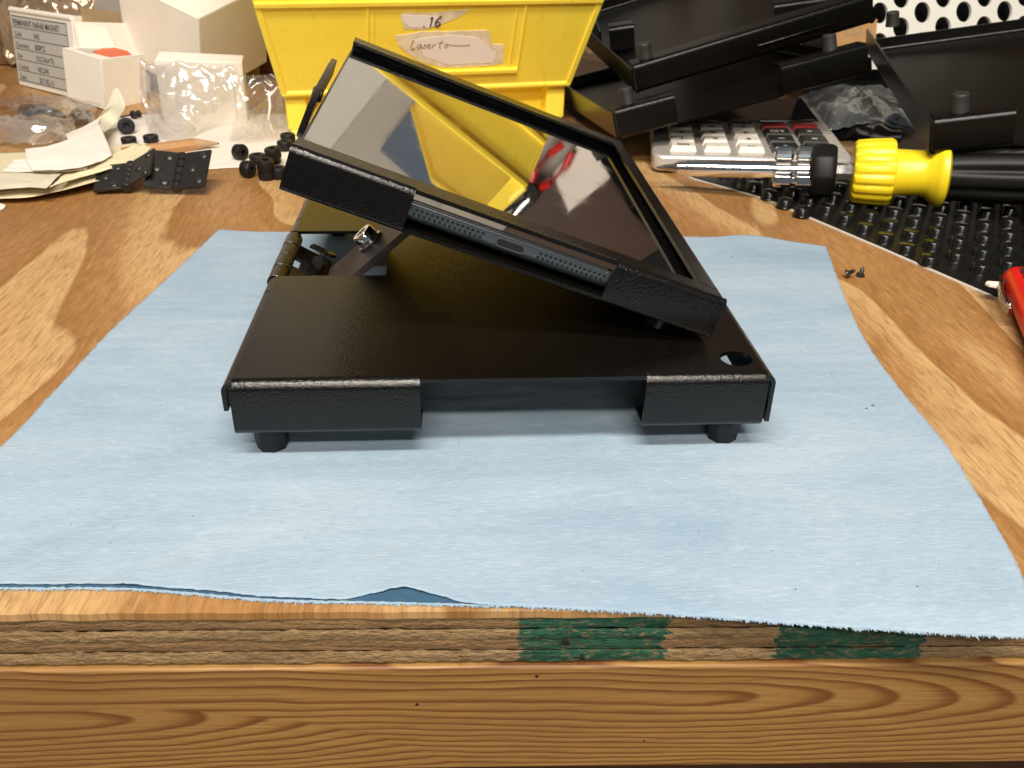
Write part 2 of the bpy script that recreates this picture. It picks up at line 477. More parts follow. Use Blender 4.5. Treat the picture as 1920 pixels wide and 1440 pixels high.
def catmull(a, b, c, d, u):
    return 0.5 * ((2 * b) + (c - a) * u + (2 * a - 5 * b + 4 * c - d) * u * u + (3 * b - a - 3 * c + d) * u ** 3)
def resample(pts, n):
    P = [Vector(p) for p in pts]; m = len(P)
    dense = []
    for i in range(m - 1):
        r = [P[max(i - 1, 0)], P[i], P[i + 1], P[min(i + 2, m - 1)]]
        dense += [catmull(*r, k / 12) for k in range(12)]
    dense.append(P[-1])
    L = [0.0]
    for a, b in zip(dense, dense[1:]): L.append(L[-1] + (b - a).length)
    out = []; j = 0
    for k in range(n):
        t = L[-1] * k / (n - 1)
        while j < len(L) - 2 and L[j + 1] < t: j += 1
        u = (t - L[j]) / max(L[j + 1] - L[j], 1e-9)
        out.append(dense[j].lerp(dense[j + 1], u))
    return out
def arc(cx, cy, r, a0, a1, n=7):
    return [(cx + r * cos(radians(a0 + (a1 - a0) * i / n)), cy + r * sin(radians(a0 + (a1 - a0) * i / n))) for i in range(n + 1)]
def circle(cx, cy, r, n=20, ry=None):
    return [(cx + r * cos(2 * pi * k / n), cy + (ry or r) * sin(2 * pi * k / n)) for k in range(n)]
def thing(name, label, cat, loc=(0, 0, 0), group=None, rot=None):
    o = bpy.data.objects.new(name, None)
    COL.objects.link(o)
    o.location = Vector(loc) * S
    o.empty_display_size = 0.01
    if rot is not None:
        o.rotation_mode = 'YXZ'; o.rotation_euler = (radians(rot[1]), radians(rot[2]), radians(rot[0]))
    return tag(o, label, cat, group)
def tag(o, label, cat, group=None):
    o['label'] = label; o['category'] = cat
    if group: o['group'] = group
    return o
def nz(x, y, z=0.0): return noise.noise(Vector((x, y, z)))
def text(name, body, size, M4, mat, parent, align='LEFT', sx=1.0, bold=0.0):
    cu = bpy.data.curves.new(name, 'FONT')
    cu.body = body; cu.size = size * S; cu.align_x = align; cu.extrude = 0.00003
    cu.offset = bold * S
    cu.materials.append(M[mat])
    o = bpy.data.objects.new(name, cu)
    COL.objects.link(o)
    me = bpy.data.meshes.new_from_object(o)
    bpy.data.objects.remove(o)
    me.name = name
    o = bpy.data.objects.new(name, me)
    COL.objects.link(o)
    o.parent = parent
    mm = M4.copy(); mm.translation = mm.translation * S
    o.matrix_local = mm @ Matrix.Diagonal((sx, 1, 1, 1))
    return o
def frame4(o, ex, ey):
    ex = Vector(ex).normalized(); ez = ex.cross(Vector(ey)).normalized(); ey = ez.cross(ex)
    m = Matrix((ex, ey, ez)).transposed().to_4x4(); m.translation = Vector(o)
    return m
M['brown_panel'] = simple('brown_cabinet_wood', (0.060, 0.030, 0.016), 0.5, var=0.25, vscale=12)
M['tan_orange'] = simple('orange_card', (0.40, 0.22, 0.08), 0.7, var=0.1, vscale=60)
M['esd_brown'] = simple('shiny_brown_film', (0.36, 0.26, 0.17), 0.18, 0.4, var=0.4, vscale=25, bump=(70, 0.5, 0.004))
M['film_bright'] = simple('folded_film_rim', (0.85, 0.80, 0.72), 0.2)

# ------------------------------------------------------------------ workbench
def edge_y(x): return -62.1 - (x + 46.9) * 0.0352
wb = thing('workbench', 'worn plywood workbench under the blue towel, pine rail below its front edge', 'workbench', (80, -66, -60))
WB = (80, -66, -60)
def wbuild(mb, name, mat, **k):
    o = mb.build(name, mat, wb, (0, 0, 0), **k)
    o.location = -Vector(WB) * S
    return o
xs = [-620 + i * 4 for i in range(381)]
front = [(x, edge_y(x) + 0.5 * nz(x * 0.11, 3) + 0.35 * nz(x * 0.5, 9)) for x in xs]
mb = MB()
mb.plate(front + [(900, 770), (-620, 770)], [], -2.6, -0.4)
wbuild(mb, 'tabletop', 'wood', smooth=20)
zt = -2.6
for i, th in enumerate((3.9, 3.4, 3.9, 3.9)):
    mb = MB()
    off = (0.35, 0.05, 0.4, 0.1)[i]
    rough = (0.2, 0.42, 0.2, 0.5)[i]
    nx = 420; rows = 5; pts = []
    for j in range(rows):
        for k in range(nx):
            x = -180 + k * 1.15
            z = zt - th * j / (rows - 1) + (0.35 * nz(x * 0.09, i * 7 + (0 if j == 0 else 5)) if j in (0, rows - 1) else 0)
            y = edge_y(x) + off + rough * (0.9 * nz(x * 0.35, j * 1.7 + i * 5) + 0.6 * nz(x * 0.06, i)) + (0.22 if j in (0, rows - 1) else 0)
            pts.append((x, y, z))
    f = [(j * nx + k, (j + 1) * nx + k, (j + 1) * nx + k + 1, j * nx + k + 1) for j in range(rows - 1) for k in range(nx - 1)]
    mb.add(pts, f)
    b = len(pts)
    mb.add([(-180, -40, zt), (302, -55, zt), (302, -55, zt - th), (-180, -40, zt - th)], [(0, 1, 2, 3)])
    wbuild(mb, 'ply_layer', 'ply_a' if i % 2 == 0 else 'ply_b', smooth=60)
    zt -= th
mb = MB()
pts = [(-200, edge_y(-200) - 0.9), (320, edge_y(320) - 0.9), (320, edge_y(320) + 18), (-200, edge_y(-200) + 18)]
mb.plate(pts, [], -57.6, -18.7)
wbuild(mb, 'front_rail', 'rail', bevel=0.7)
mb = MB()
for (x, z, r) in ((95, -10.2, 0.8), (99.5, -15.5, 0.5)):
    mb.cyl((x, edge_y(x) - 1.2, z), (x, edge_y(x) + 2, z), r, n=10)
for (x, z, r) in ((57, -32, 0.5), (88, -22, 0.5), (118, -47, 0.35)):
    mb.cyl((x, edge_y(x) - 0.93, z), (x, edge_y(x) + 2, z), r, n=10)
h = wbuild(mb, 'nail_hole', 'hole'); h['kind'] = 'stuff'

fl = MB(); fl.box(-1500, 2000, -1500, 800, -905, -900); fl = fl.build('shop_floor', 'brown', None, (0, 0, -900), smooth=0); fl['kind'] = 'structure'
fl = MB(); fl.box(-300, 400, -40, 700, -75, -62); fl = fl.build('added_dark_board', 'brown', wb, (0, 0, 0), smooth=0); fl.location = -Vector(WB) * S  # added board, makes the space below the rail read dark

# ------------------------------------------------------------------ blue shop towel
towel = thing('shop_towel', 'pale blue paper shop towel lying under the black tilted stand', 'towel', (70, 60, 0))
TW = Vector((70, 60, 0))
left = [(-90, -51), (-74, 6), (-69.5, 45), (-65.7, 90.9, 0.0)[:2], (-61.9, 119.4, 0.0)[:2], (-56.8, 154.1, 0.0)[:2], (-49.5, 207.2, 0.0)[:2]]
right = [(205.3, -80.1, -1.6)[:2], (214.7, -61.5, 0.0)[:2], (220.3, -32.9, 0.0)[:2], (225.2, 1.7, 0.0)[:2], (226.2, 36.1, 0.0)[:2], (228.8, 69.1, 0.0)[:2], (235.6, 108.5, 0.0)[:2], (252.2, 179.2, 0.0)[:2]]
backl = [(-49.5, 207.2, 0.0)[:2], (-17.3, 203.7, 0.0)[:2], (60, 208), (130, 205), (189.0, 193.0, 0.0)[:2], (217.2, 195.7, 0.0)[:2], (241.1, 184.6, 0.0)[:2], (252.2, 179.2, 0.0)[:2]]
frontl = [(-90, -51), (-45.8, -53.8, 0.0)[:2], (-12.8, -55.6, 0.0)[:2], (20.9, -60.8, 0.0)[:2], (47.2, -62.9, 0.0)[:2], (73.5, -65.0, 0.0)[:2], (86.6, -66.1, 0.0)[:2], (112.7, -68.9, -0.5)[:2], (144.9, -73.2, -0.9)[:2], (176.7, -77.0, -1.3)[:2], (205.3, -80.1, -1.6)[:2]]
def v3(l): return [Vector((a[0], a[1], 0)) for a in l]
NU, NV = 300, 260
L_, R_ = resample(v3(left), NV), resample(v3(right), NV)
F_, B_ = resample(v3(frontl), NU), resample(v3(backl), NU)
def lift(x):
    """how far the top ply stands off the lower one along the front edge"""
    l = 0.15 + 0.2 * nz(x * 0.06, 2) + 0.5 * math.exp(-((x - 55.5) / 8.0) ** 2) + 0.6 * math.exp(-((x + 14) / 4) ** 2)
    f = 1 / (1 + math.exp((x - 71) / 2.2))
    return l * f
def recess(x):
    """how far the torn edge of the top ply lies back from the edge of the ply below"""
    f = 1 / (1 + math.exp((x - 72) / 2.0))
    return f * (1.65 - 0.007 * (x + 47) + 0.45 * nz(x * 0.07, 5) + 0.25 * nz(x * 0.4, 1) + max(0, 4.6 - abs(x - 54.5) * 0.33))
pts = []
for j in range(NV):
    v = j / (NV - 1)
    for i in range(NU):
        u = i / (NU - 1)
        p = (F_[i] * (1 - v) + B_[i] * v) + (L_[j] * (1 - u) + R_[j] * u) \
            - (F_[0] * (1 - u) * (1 - v) + F_[-1] * u * (1 - v) + B_[0] * (1 - u) * v + B_[-1] * u * v)
        x, y = p.x, p.y
        if i in (0, NU - 1): x += 0.5 * nz(y * 0.45, 4) + 0.3 * nz(y * 1.7, 8)
        if j in (0, NV - 1): y += 0.35 * nz(x * 0.5, 4) + 0.25 * nz(x * 2.0, 8)
        y += recess(F_[i].x) * max(0, 1 - (p.y - F_[i].y) / 30) if p.y - F_[i].y < 30 else 0
        d = y - (edge_y(x))
        z = 0.45 + 0.28 * nz(x * 0.02, y * 0.035, 1) + 0.16 * nz(x * 0.05, y * 0.09, 5) + 0.05 * nz(x * 0.2, y * 0.3, 2)
        under = max(0.0, min(1.0, (y - 12) / 10)) * max(0.0, min(1.0, (150 - y) / 40)) * max(0.0, min(1.0, (x - 22) / 14)) * max(0.0, min(1.0, (146 - x) / 14))
        z += under * (0.9 + 1.3 * nz(x * 0.022 + 0.4 * nz(x * 0.02, y * 0.02, 1), y * 0.085, 19) + 0.5 * nz(x * 0.05, y * 0.16, 4))
        z += 0.20 * nz(x * 0.012 + 0.3 * nz(x * 0.03, y * 0.03, 7), y * 0.22, 11) * (0.4 + abs(nz(x * 0.01, y * 0.012, 3)) * 1.6)
        z = max(z, 0.12)
        fr = p.y - F_[i].y
        if fr < 26: z += lift(x) * (1 - fr / 26) ** 2
        if d < 0: z -= 0.16 * (-d)
        # slack wave in front of the stand
        z += 0.9 * math.exp(-((x - 95 + 0.3 * y) / 26) ** 2) * math.exp(-((y + 14) / 9) ** 2)
        z += 0.7 * math.exp(-((x - 20) / 18) ** 2) * math.exp(-((y + 10) / 7) ** 2)
        pts.append((x, y, z))
mb = MB()
mb.add(pts, [(j * NU + i, j * NU + i + 1, (j + 1) * NU + i + 1, (j + 1) * NU + i) for j in range(NV - 1) for i in range(NU - 1)])
o = mb.build('top_ply', 'towel', towel, (0, 0, 0), smooth=80, solid=0.22); o.location = -TW * S
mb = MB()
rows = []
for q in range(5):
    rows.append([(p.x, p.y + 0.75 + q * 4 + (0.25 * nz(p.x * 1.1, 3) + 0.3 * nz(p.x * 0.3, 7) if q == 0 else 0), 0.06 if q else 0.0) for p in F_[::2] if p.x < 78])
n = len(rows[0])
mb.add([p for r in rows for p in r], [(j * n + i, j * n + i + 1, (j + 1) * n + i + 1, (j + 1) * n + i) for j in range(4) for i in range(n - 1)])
o = mb.build('bottom_ply', 'towel_shade', towel, (0, 0, 0), smooth=80); o.location = -TW * S
mb = MB()
rnd = random.Random(3)
for k in range(1500):
    i = rnd.randrange(0, NU); p = F_[i]
    low = p.x < 76
    y0 = p.y + 0.15; z0 = 0.12 if low else 0.35 - 0.16 * max(0, edge_y(p.x) - p.y)
    w = rnd.uniform(0.08, 0.4); l = rnd.uniform(0.2, 0.75) * (1.8 if rnd.random() < 0.08 else 1) + 0.0
    if not low: y0 = pts[i][1] + 0.12; z0 = pts[i][2] - 0.15
    x0 = p.x + rnd.uniform(-0.6, 0.6); sk = rnd.uniform(-0.6, 0.6)
    mb.add([(x0 - w, y0, z0), (x0 + w, y0, z0), (x0 + sk, y0 - l, z0 - 0.1 - 0.5 * l * rnd.random()), (x0, y0, z0 + 0.2)], [(0, 2, 1), (0, 3, 2), (3, 1, 2)])
for k in range(160):
    E_ = R_ if rnd.random() < 0.5 else L_; sg = 1 if E_ is R_ else -1
    p = E_[rnd.randrange(4, NV - 4)]; w = rnd.uniform(0.1, 0.5); l = rnd.uniform(0.2, 0.7) * sg
    mb.add([(p.x - 0.2 * sg, p.y - w, 0.3), (p.x - 0.2 * sg, p.y + w, 0.3), (p.x + l, p.y + rnd.uniform(-.5, .5), 0.1), (p.x, p.y, 0.45)], [(0, 2, 1), (0, 3, 2), (3, 1, 2)])
me_ = MB(); q_ = [p for p in F_ if p.x < 78]
me_.add([(p.x, p.y + 0.05 + 0.3 * nz(p.x * 1.3, 3) + 0.2 * nz(p.x * 4, 1), 0.10) for p in q_] + [(p.x, p.y + 0.62 + 0.35 * nz(p.x * 0.8, 9) + 0.25 * nz(p.x * 3, 5), 0.19) for p in q_],
        [(i, i + 1, len(q_) + i + 1, len(q_) + i) for i in range(len(q_) - 1)])
eo = me_.build('torn_edge', 'towel', towel, (0, 0, 0), smooth=80); eo.location = -TW * S
o = mb.build('torn_fringe', 'towel', towel, (0, 0, 0)); o.location = -TW * S; o['kind'] = 'stuff'
mb = MB()
specks = [(113.6, -15.1, 0.6)+(.7,), (201.1, 165.0, 0.6)+(1.5,), (211.6, 26.3, 0.6)+(1.7,), (208.5, 24.3, 0.6)+(1.2,), (153.7, -62.9, 0.6)+(.5,), (152.4, -48.0, 0.6)+(.4,), (-37.3, -29.1, 0.6)+(.5,), (-24.1, -37.5, 0.6)+(.55,), (-25.6, -30.7, 0.6)+(.3,), (-5.1, -26.8, 0.6)+(.35,), (100.4, -53.7, 0.6)+(.5,), (82.1, -14.2, 0.6)+(.4,), (185.4, -63.3, 0.6)+(.8,), (177.2, -38.0, 0.6)+(.4,), (110.0, 9.3, 0.8)+(.4,), (92.7, -20.1, 0.8)+(.35,), (69.0, 8.2, 0.8)+(.4,), (26.9, -37.8, 0.6)+(.3,), (126.6, -19.8, 0.6)+(.4,), (134.4, -39.8, 0.6)+(.4,), (217.1, 133.5, 0.6)+(.5,), (199.9, 66.5, 0.6)+(.5,), (205.9, 49.4, 0.6)+(.5,), (194.8, -55.5, 0.6)+(.4,), (-17.3, 5.5, 0.6)+(.3,), (24.7, 80.3, 0.6)+(.2,), (-30.8, 34.2, 0.6)+(.35,), (-10.6, 42.5, 0.6)+(.3,), (210.1, -30.8, 0.6)+(.4,), (196.6, -14.3, 0.6)+(.3,)]
for (x, y, z, r) in specks:
    a = rnd.uniform(0, 6.28); fl = rnd.uniform(0.25, 0.6) if r < 1 else 0.22
    P = []
    for k in range(7):
        t = k / 7 * 2 * pi; rr = r * rnd.uniform(0.7, 1.2) * 0.5
        e = Vector((rr * cos(t), rr * fl * sin(t), 0)); e.rotate(Matrix.Rotation(a if r < 1 else 0.25, 3, 'Z'))
        P.append((x + e.x, y + e.y, z + 0.1))
    P.append((x, y, z + 0.32))
    mb.add(P, [(k, (k + 1) % 7, 7) for k in range(7)])
sp = mb.build('lint_specks', 'ink', None, (70, 60, 0)); sp['kind'] = 'stuff'; sp['label'] = 'small dark specks of grit scattered over the blue towel'

# ------------------------------------------------------------------ black metal stand
W, L, H, ZF = 165.0, 211.0, 27.8, 9.2
R = 3.2; T = 1.3
def tray(parent, M4, mat, segs, notch=True, hole=True, WW=W, LL=L, HH=H, zf=ZF, left_h=9.5, right_h=16.5, feet=((10.8, 9), (153.8, 9)), foot_h=None, foot_mat='rubber', nseg=8):
    """folded sheet-metal base: flat top, folded edges with rounded bends, rubber feet below the front lip"""
    lo = 0.0
    out = []
    for (a, b) in segs: out += [(a + 0.01, R), (b, R)]
    # front edge of the flat panel runs forward between the flanges
    edge = [(R, R)]
    prev = 0
    for i, (a, b) in enumerate(segs):
        if i == 0 and a < 3: pass
        elif a - prev > 1: edge += [(prev, R), (prev, 0.5), (a, 0.5), (a, R)]
        prev = b
    if WW - prev > 6: edge += [(prev, R), (prev, 0.5), (WW - R, 0.5)]
    else: edge += [(WW - R, R)]
    outer = edge + [(WW - R, LL - R), (R, LL - R)]
    if notch: outer += [(R, 128.3), (R - 2.4, 128.3), (R - 2.4, 128.2), (43, 128.2), (43, 80.2), (4, 80.2), (R, 78.8)]
    holes = [circle(155.4, 11.0, 4.9, 28)] if hole else []
    MB(M4).plate(outer, holes, HH - T, HH).build('top_panel', mat + '_flat', parent, smooth=30)
    yz = lambda p, q, a: (a, p, q)
    for (a, b) in segs:
        path = [(12.5, zf), (R, zf)] + arc(R, zf + R, R, 270, 180, nseg)[1:] + arc(R, HH - R, R, 180, 90, nseg)
        MB(M4).sheet(path, T, max(a, 2.2), min(b, WW - 2.2), yz).build('front_flange', mat, parent, smooth=40)
    path = [(LL - q[0], q[1]) for q in arc(R, HH - R, R, 90, 180, nseg)] + [(LL, HH - 9)]
    MB(M4).sheet(path, T, 2.2, WW - 2.2, yz).build('back_flange', mat, parent, smooth=40)
    # side flanges in short lengths with relief slits
    xz = lambda p, q, a: (p, a, q)
    cuts = [(0.2, 66.3), (67.2, 79)] + [(129.6, 143.2), (144.1, LL - 0.3)] if notch else [(0.2, LL - 0.3)]
    for (a, b) in cuts:
        path = [(0, HH - left_h)] + arc(R, HH - R, R, 180, 90, nseg)
        MB(M4).sheet(path, T, a, b, xz).build('side_flange', mat, parent, smooth=40)
    path = [(WW - q[0], q[1]) for q in arc(R, HH - R, R, 90, 180, nseg)] + [(WW, HH - right_h)]
    MB(M4).sheet(path, T, 0.2, LL - 0.3, xz).build('side_flange', mat, parent, smooth=40)
    fh = zf if foot_h is None else foot_h
    for (x, y) in feet:
        m = M4 @ Matrix.Translation((x, y, zf - fh))
        MB().lathe([(4.3, 0), (4.9, 0.7), (5.6, fh - 1), (5.9, fh - 0.2), (5.9, fh + 0.1)] if foot_mat == 'rubber' else [(3.7, 0), (4.1, 0.5), (4.35, fh - 1), (4.6, fh - 0.2), (4.6, fh + 0.1)], m @ Matrix.Rotation(0.26, 4, 'Z'), 8 if foot_mat == 'rubber' else 24).build('rubber_foot', foot_mat, parent, smooth=30, bevel=0.8 if foot_mat == 'rubber' else 0)
    return parent

stand = thing('tablet_stand', 'black powder coated metal stand, flat base with a tilted tablet frame hinged on it', 'stand', (0, 0, 0))
tray(stand, Matrix.Identity(4), 'powder', [(2, 57.8), (125.4, 163)])
# extra rear feet
for (x, y) in ((10.8, 200), (153.8, 200)):
    MB().lathe([(3.7, 0), (4.1, 0.5), (4.35, 9.7), (4.6, 10.5), (4.6, 26.4)], Matrix.Translation((x, y, 0)), 6).build('rubber_foot', 'rubber', stand, smooth=30)

# pin hinge along the left edge
hg = None
ys = [80.6, 92.0, 103.6, 115.6, 127.6]
for i in range(4):
    mb = MB()
    mb.cyl((2.4, ys[i] + 0.25, 24.6), (2.4, ys[i + 1] - 0.25, 24.6), 3.25 if i % 2 == 0 else 3.35, n=24, ch=0.25)
    mb.build('hinge_knuckle', 'powder', stand, smooth=40)
mb = MB(); mb.cyl((2.4, 79.6, 24.6), (2.4, 128.6, 24.6), 1.4, n=12); mb.build('hinge_pin', 'dark_steel', stand)
mb = MB()
lf = frame4((3.6, 80.8, 22.6), (0.86, 0, -0.51), (0, 1, 0))
mb.plate([(0, 0), (16, 0), (16, 46.4), (0, 46.4)], [[(1.2, 2), (3.8, 2), (3.8, 9.5), (1.2, 9.5)], [(1.2, 24), (3.8, 24), (3.8, 33), (1.2, 33)]], -1.4, 0, lf)
mb.build('hinge_leaf', 'powder', stand, smooth=30)
for v in (12, 36):
    mb = MB()
    m = lf @ Matrix.Translation((10.5, v, 0))
    mb.lathe([(2.9, 0), (2.9, 2.6), (2.3, 3.0)], m, 6); mb.lathe([(1.4, 3.0), (1.4, 5.4), (1.0, 5.8)], m, 12)
    mb.build('nut', 'dark_steel', stand, smooth=30)
mb = MB()
tb = frame4((9.5, 127.6, 21.5), (0.80, -0.15, -0.35), (0.2, -0.9, 0.1))
mb.plate([(0, 0), (9, 0), (11, 3), (9, 6), (0, 6)], [[(2, 2), (7.5, 2), (7.5, 4), (2, 4)]], -1.2, 0, tb)
mb.build('spring_tab', 'powder', stand, smooth=30)
# prop arm rising from the hinge leaf to the underside of the frame
ex = Vector((0.755, 0.0, 0.656)); ey = Vector((0, 1, 0))
am = frame4((17.0, 84.0, 14.8), ex, ey)
mb = MB()
mb.plate([(0, 0), (66, 0), (66, 35), (0, 35)], [], -2.6, 0, am)
mb.build('prop_arm', 'brown_steel', stand, smooth=30, bevel=0.3)
bm_ = am @ Matrix.Translation((25.5, 20.5, 0))
mb = MB(); mb.lathe([(5.4, 0), (5.6, 0.3), (5.6, 1.0), (5.3, 1.3)], bm_, 32)
ws = mb.build('washer', 'steel', stand, smooth=40)
mb = MB(); mb.lathe([(3.4, 1.25), (4.45, 1.3), (4.5, 1.7), (4.5, 5.2), (4.0, 5.8), (2.3, 5.8), (2.1, 3.2), (0.0, 3.2)], bm_, 32)
mb.build('cap_bolt', 'chrome', stand, smooth=40)

# tilted frame that holds the tablet: local u (left to right, falling), v (back), n (up from the screen)
PHI = radians(20.557)
FU = Vector((cos(PHI), 0, -sin(PHI))); FV = Vector((0, 1, 0)); FO = Vector((23.88, 20.7, 91.32))
FM = frame4(FO, FU, FV)
WT, LT, DT = 138.8, 194.9, 13.7
RB = 2.2
S0, S1 = 36.4, 100.3
outer = [(0.6, RB), (S0, RB), (S0, 0.4), (S1, 0.4), (S1, RB), (WT - RB, RB), (WT - RB, LT - RB), (0.6, LT - RB), (0.6, 181.5), (130.9, 181.5), (130.9, 10.2), (136.0, 8.2), (136.0, 7.2), (129.5, 9.6), (0.6, 9.6)]
MB(FM).plate(outer, [], -1.3, 0).build('frame_lip', 'powder', stand, smooth=30)
uvn = lambda p, q, a: (a, p, q)
for (a, b) in ((0, S0), (S1, WT - 0.3)):
    path = [(6, -DT), (RB * 0.7, -DT)] + [(q[0], q[1]) for q in arc(RB * 0.7, -DT + RB * 0.7, RB * 0.7, 270, 180, 5)][1:] + arc(RB, -RB, RB, 180, 90, 8)
    MB(FM).sheet(path, 1.3, a, b, uvn).build('frame_front_flange', 'powder', stand, smooth=40)
path = [(LT - q[0], q[1]) for q in arc(RB, -RB, RB, 90, 180, 8)] + [(LT, -DT)]
MB(FM).sheet(path, 1.3, 0.3, WT - 0.3, uvn).build('frame_back_flange', 'powder', stand, smooth=40)
path = [(WT - q[0], q[1]) for q in arc(RB, -RB, RB, 90, 180, 8)] + [(WT, -DT)]
MB(FM).sheet(path, 1.3, 0.4, LT - 0.3, lambda p, q, a: (p, a, q)).build('frame_side_flange', 'powder', stand, smooth=40)
mb = MB(FM); mb.plate([(0, 2), (0.8, 2), (0.8, LT - 2), (0, LT - 2)], [], -DT, -6.5)
mb.build('frame_side_flange', 'powder', stand)
MB(FM).plate([(0.4, 0.9), (WT - 1.6, 0.9), (WT - 1.6, LT - 1.4), (0.4, LT - 1.4)], [circle(45, 60, 4, 16)], -DT + 0.1, -DT + 1.3).build('frame_back_panel', 'powder', stand, smooth=30)
# latch standing off the left edge
mb = MB(FM)
mb.plate([(-2.6, 55), (-2.0, 60), (-2.0, 62)][:0] or [(52, -11.5), (66, -4.2), (78, -1.0), (112, 1.2), (124, 1.2), (124, -5.2), (80, -7.6), (64, -10.4), (54, -13.2)], [], 0.9, 3.2, Matrix(((0, 0, -1, 0), (1, 0, 0, 0), (0, 1, 0, 0), (0, 0, 0, 1))))
mb.build('latch_arm', 'powder', stand, smooth=30, bevel=0.4)
mb = MB(FM); mb.cyl((-3.9, 82, -4.2), (-0.2, 82, -4.2), 2.6, n=20, ch=0.4); mb.build('latch_pivot', 'dark_steel', stand)
# rubber feet under the low side of the frame
for v in (9.5, 180):
    m = FM @ Matrix.Translation((124, v, -DT)) @ Matrix.Rotation(pi, 4, 'X')
    MB().lathe([(4.4, -0.3), (4.3, 0.6), (3.6, 4.6), (3.0, 5.0)], m, 20).build('frame_foot', 'black_gloss', stand, smooth=40)

# ------------------------------------------------------------------ tablet held in the frame
tab = thing('tablet', 'slate grey tablet with mirror dark screen held in the tilted black frame', 'tablet', FO + FU * 69 - Vector((sin(PHI), 0, cos(PHI))) * 11)
TB = Vector(tab.location) / S
def tb_build(mb, name, mat, parent=tab, **k):
    o = mb.build(name, mat, parent, (0, 0, 0), **k)
    if parent is tab: o.location = -TB * S
    return o
u0, u1, v0, v1, n1, n0 = 1.2, 136.6, 2.4, 192.4, -4.35, -11.2
mb = MB(FM)
path = arc(v0 + 4.6, n0 + 4.6, 4.6, 268, 182, 9) + [(v0, n1 - 0.9), (v0 + 0.12, n1 - 0.25), (v0 + 0.5, n1)]
path = [(v1, n0), (v1 - 1, n0)][:0] + path
prof = [(v0 + 7, n0)] + path + [(v1, n1), (v1, n0)]
k = len(prof)
mb.add([(u0, a, b) for a, b in prof] + [(u1, a, b) for a, b in prof],
       [(i, (i + 1) % k, (i + 1) % k + k, i + k) for i in range(k)] + [tuple(range(k - 1, -1, -1)), tuple(range(k, 2 * k))])
body = tb_build(mb, 'tablet_body', 'alu', smooth=30)
mb = MB(FM); mb.add([(u0, v0 - 0.02, n1 - 0.65), (u1, v0 - 0.02, n1 - 0.65), (u1, v0 + 0.52, n1 + 0.04), (u0, v0 + 0.52, n1 + 0.04), (u0, v0 + 1.2, n1 - 0.5), (u1, v0 + 1.2, n1 - 0.5)],
        [(0, 1, 2, 3), (3, 2, 5, 4), (0, 4, 5, 1), (0, 3, 4), (1, 5, 2)])
tb_build(mb, 'polished_bevel', 'alu_edge', smooth=0)
mb = MB(FM); mb.plate([(u0 + 0.3, v0 + 0.6), (u1 - 0.3, v0 + 0.6), (u1 - 0.3, v1 - 0.4), (u0 + 0.3, v1 - 0.4)], [], n1 - 0.3, -3.75)
tb_build(mb, 'screen_glass', 'screen', smooth=0)
for (ua, ub) in ((38.6, 59.2), (77.9, 98.9)):
    mb = MB(FM)
    for r, n_ in enumerate((-6.35, -7.75)):
        for q in range(14):
            u = ua + (ub - ua) * (q + (0.0 if r == 0 else -0.28)) / 13
            mb.cyl((u, v0 - 0.03 + (0.0 if r == 0 else 0.05), n_), (u, v0 + 1.2, n_), 0.52, n=12)
    g = tb_build(mb, 'speaker_grille', 'hole', smooth=0); g['kind'] = 'stuff'
mb = MB(FM)
def stad(cx, cy, hw, r, n=8):
    return [(cx + hw + r * cos(t), cy + r * sin(t)) for t in [radians(-90 + 180 * i / n) for i in range(n + 1)]] + \
           [(cx - hw + r * cos(t), cy + r * sin(t)) for t in [radians(90 + 180 * i / n) for i in range(n + 1)]]
pm = Matrix(((1, 0, 0, 0), (0, 0, -1, 0), (0, 1, 0, 0), (0, 0, 0, 1)))
mb.plate(stad(68.3, -7.15, 3.25, 1.5), [stad(68.3, -7.15, 3.25, 1.05)], -v0 - 0.6, -v0 + 0.06, pm)
port = tb_build(mb, 'charging_port', 'alu_edge', smooth=30)
mb = MB(FM); mb.plate(stad(68.3, -7.15, 3.25, 1.1), [], -v0 - 0.6, -v0 + 0.03, pm)
o = mb.build('port_opening', 'hole', port, (0, 0, 0), smooth=0)

# ------------------------------------------------------------------ yellow parts bin behind the stand
BY = radians(12.0)
BW, BE, ZB, ZT_, FL = 203.0, 11.5, 28.5, 87.0, 26.0
bin_loc = (-45.0, 393.0, 0)
pbin = thing('parts_bin', 'yellow plastic parts bin with torn paper labels on its front, behind the stand', 'bin', bin_loc, rot=(12.0, 0, 0))
def flare(x, z):
    """outer front wall point for x along 0..BW at the ledge and height z"""
    t = (z - ZB) / (ZT_ - ZB)
    return ((x - BW / 2) * (1 + 2 * BE / BW * t) + BW / 2, -FL * t, z)
ZR = 119.0
D = 235.0
mb = MB()      # front wall with thickness
o_ = [flare(0, ZB), flare(BW, ZB), flare(BW, ZR), flare(0, ZR)]
i_ = [(x, y + 3.0, z) for x, y, z in o_]
mb.add(o_ + i_, [(0, 1, 2, 3), (7, 6, 5, 4), (0, 4, 5, 1), (1, 5, 6, 2), (2, 6, 7, 3), (3, 7, 4, 0)])
mb.build('front_wall', 'yellow', pbin, smooth=0, bevel=1.0)
mb = MB()      # recessed foot below the ledge
mb.hexa([(6, 17, 0), (BW - 6, 17, 0), (BW - 6, D, 0), (22, D, 0)], [(5, 17, ZB), (BW - 5, 17, ZB), (BW - 4, D, ZB), (18, D, ZB)])
mb.build('bin_foot', 'yellow', pbin, smooth=0, bevel=1.2)
mb = MB(); mb.hexa([(3, 3, 0), (BW - 3, 3, 0), (BW - 5, 18, 0), (5, 18, 0)], [(4, 4.5, 4), (BW - 4, 4.5, 4), (BW - 6, 18, 8), (6, 18, 8)])
mb.build('foot_lip', 'yellow', pbin, smooth=0, bevel=1.2)
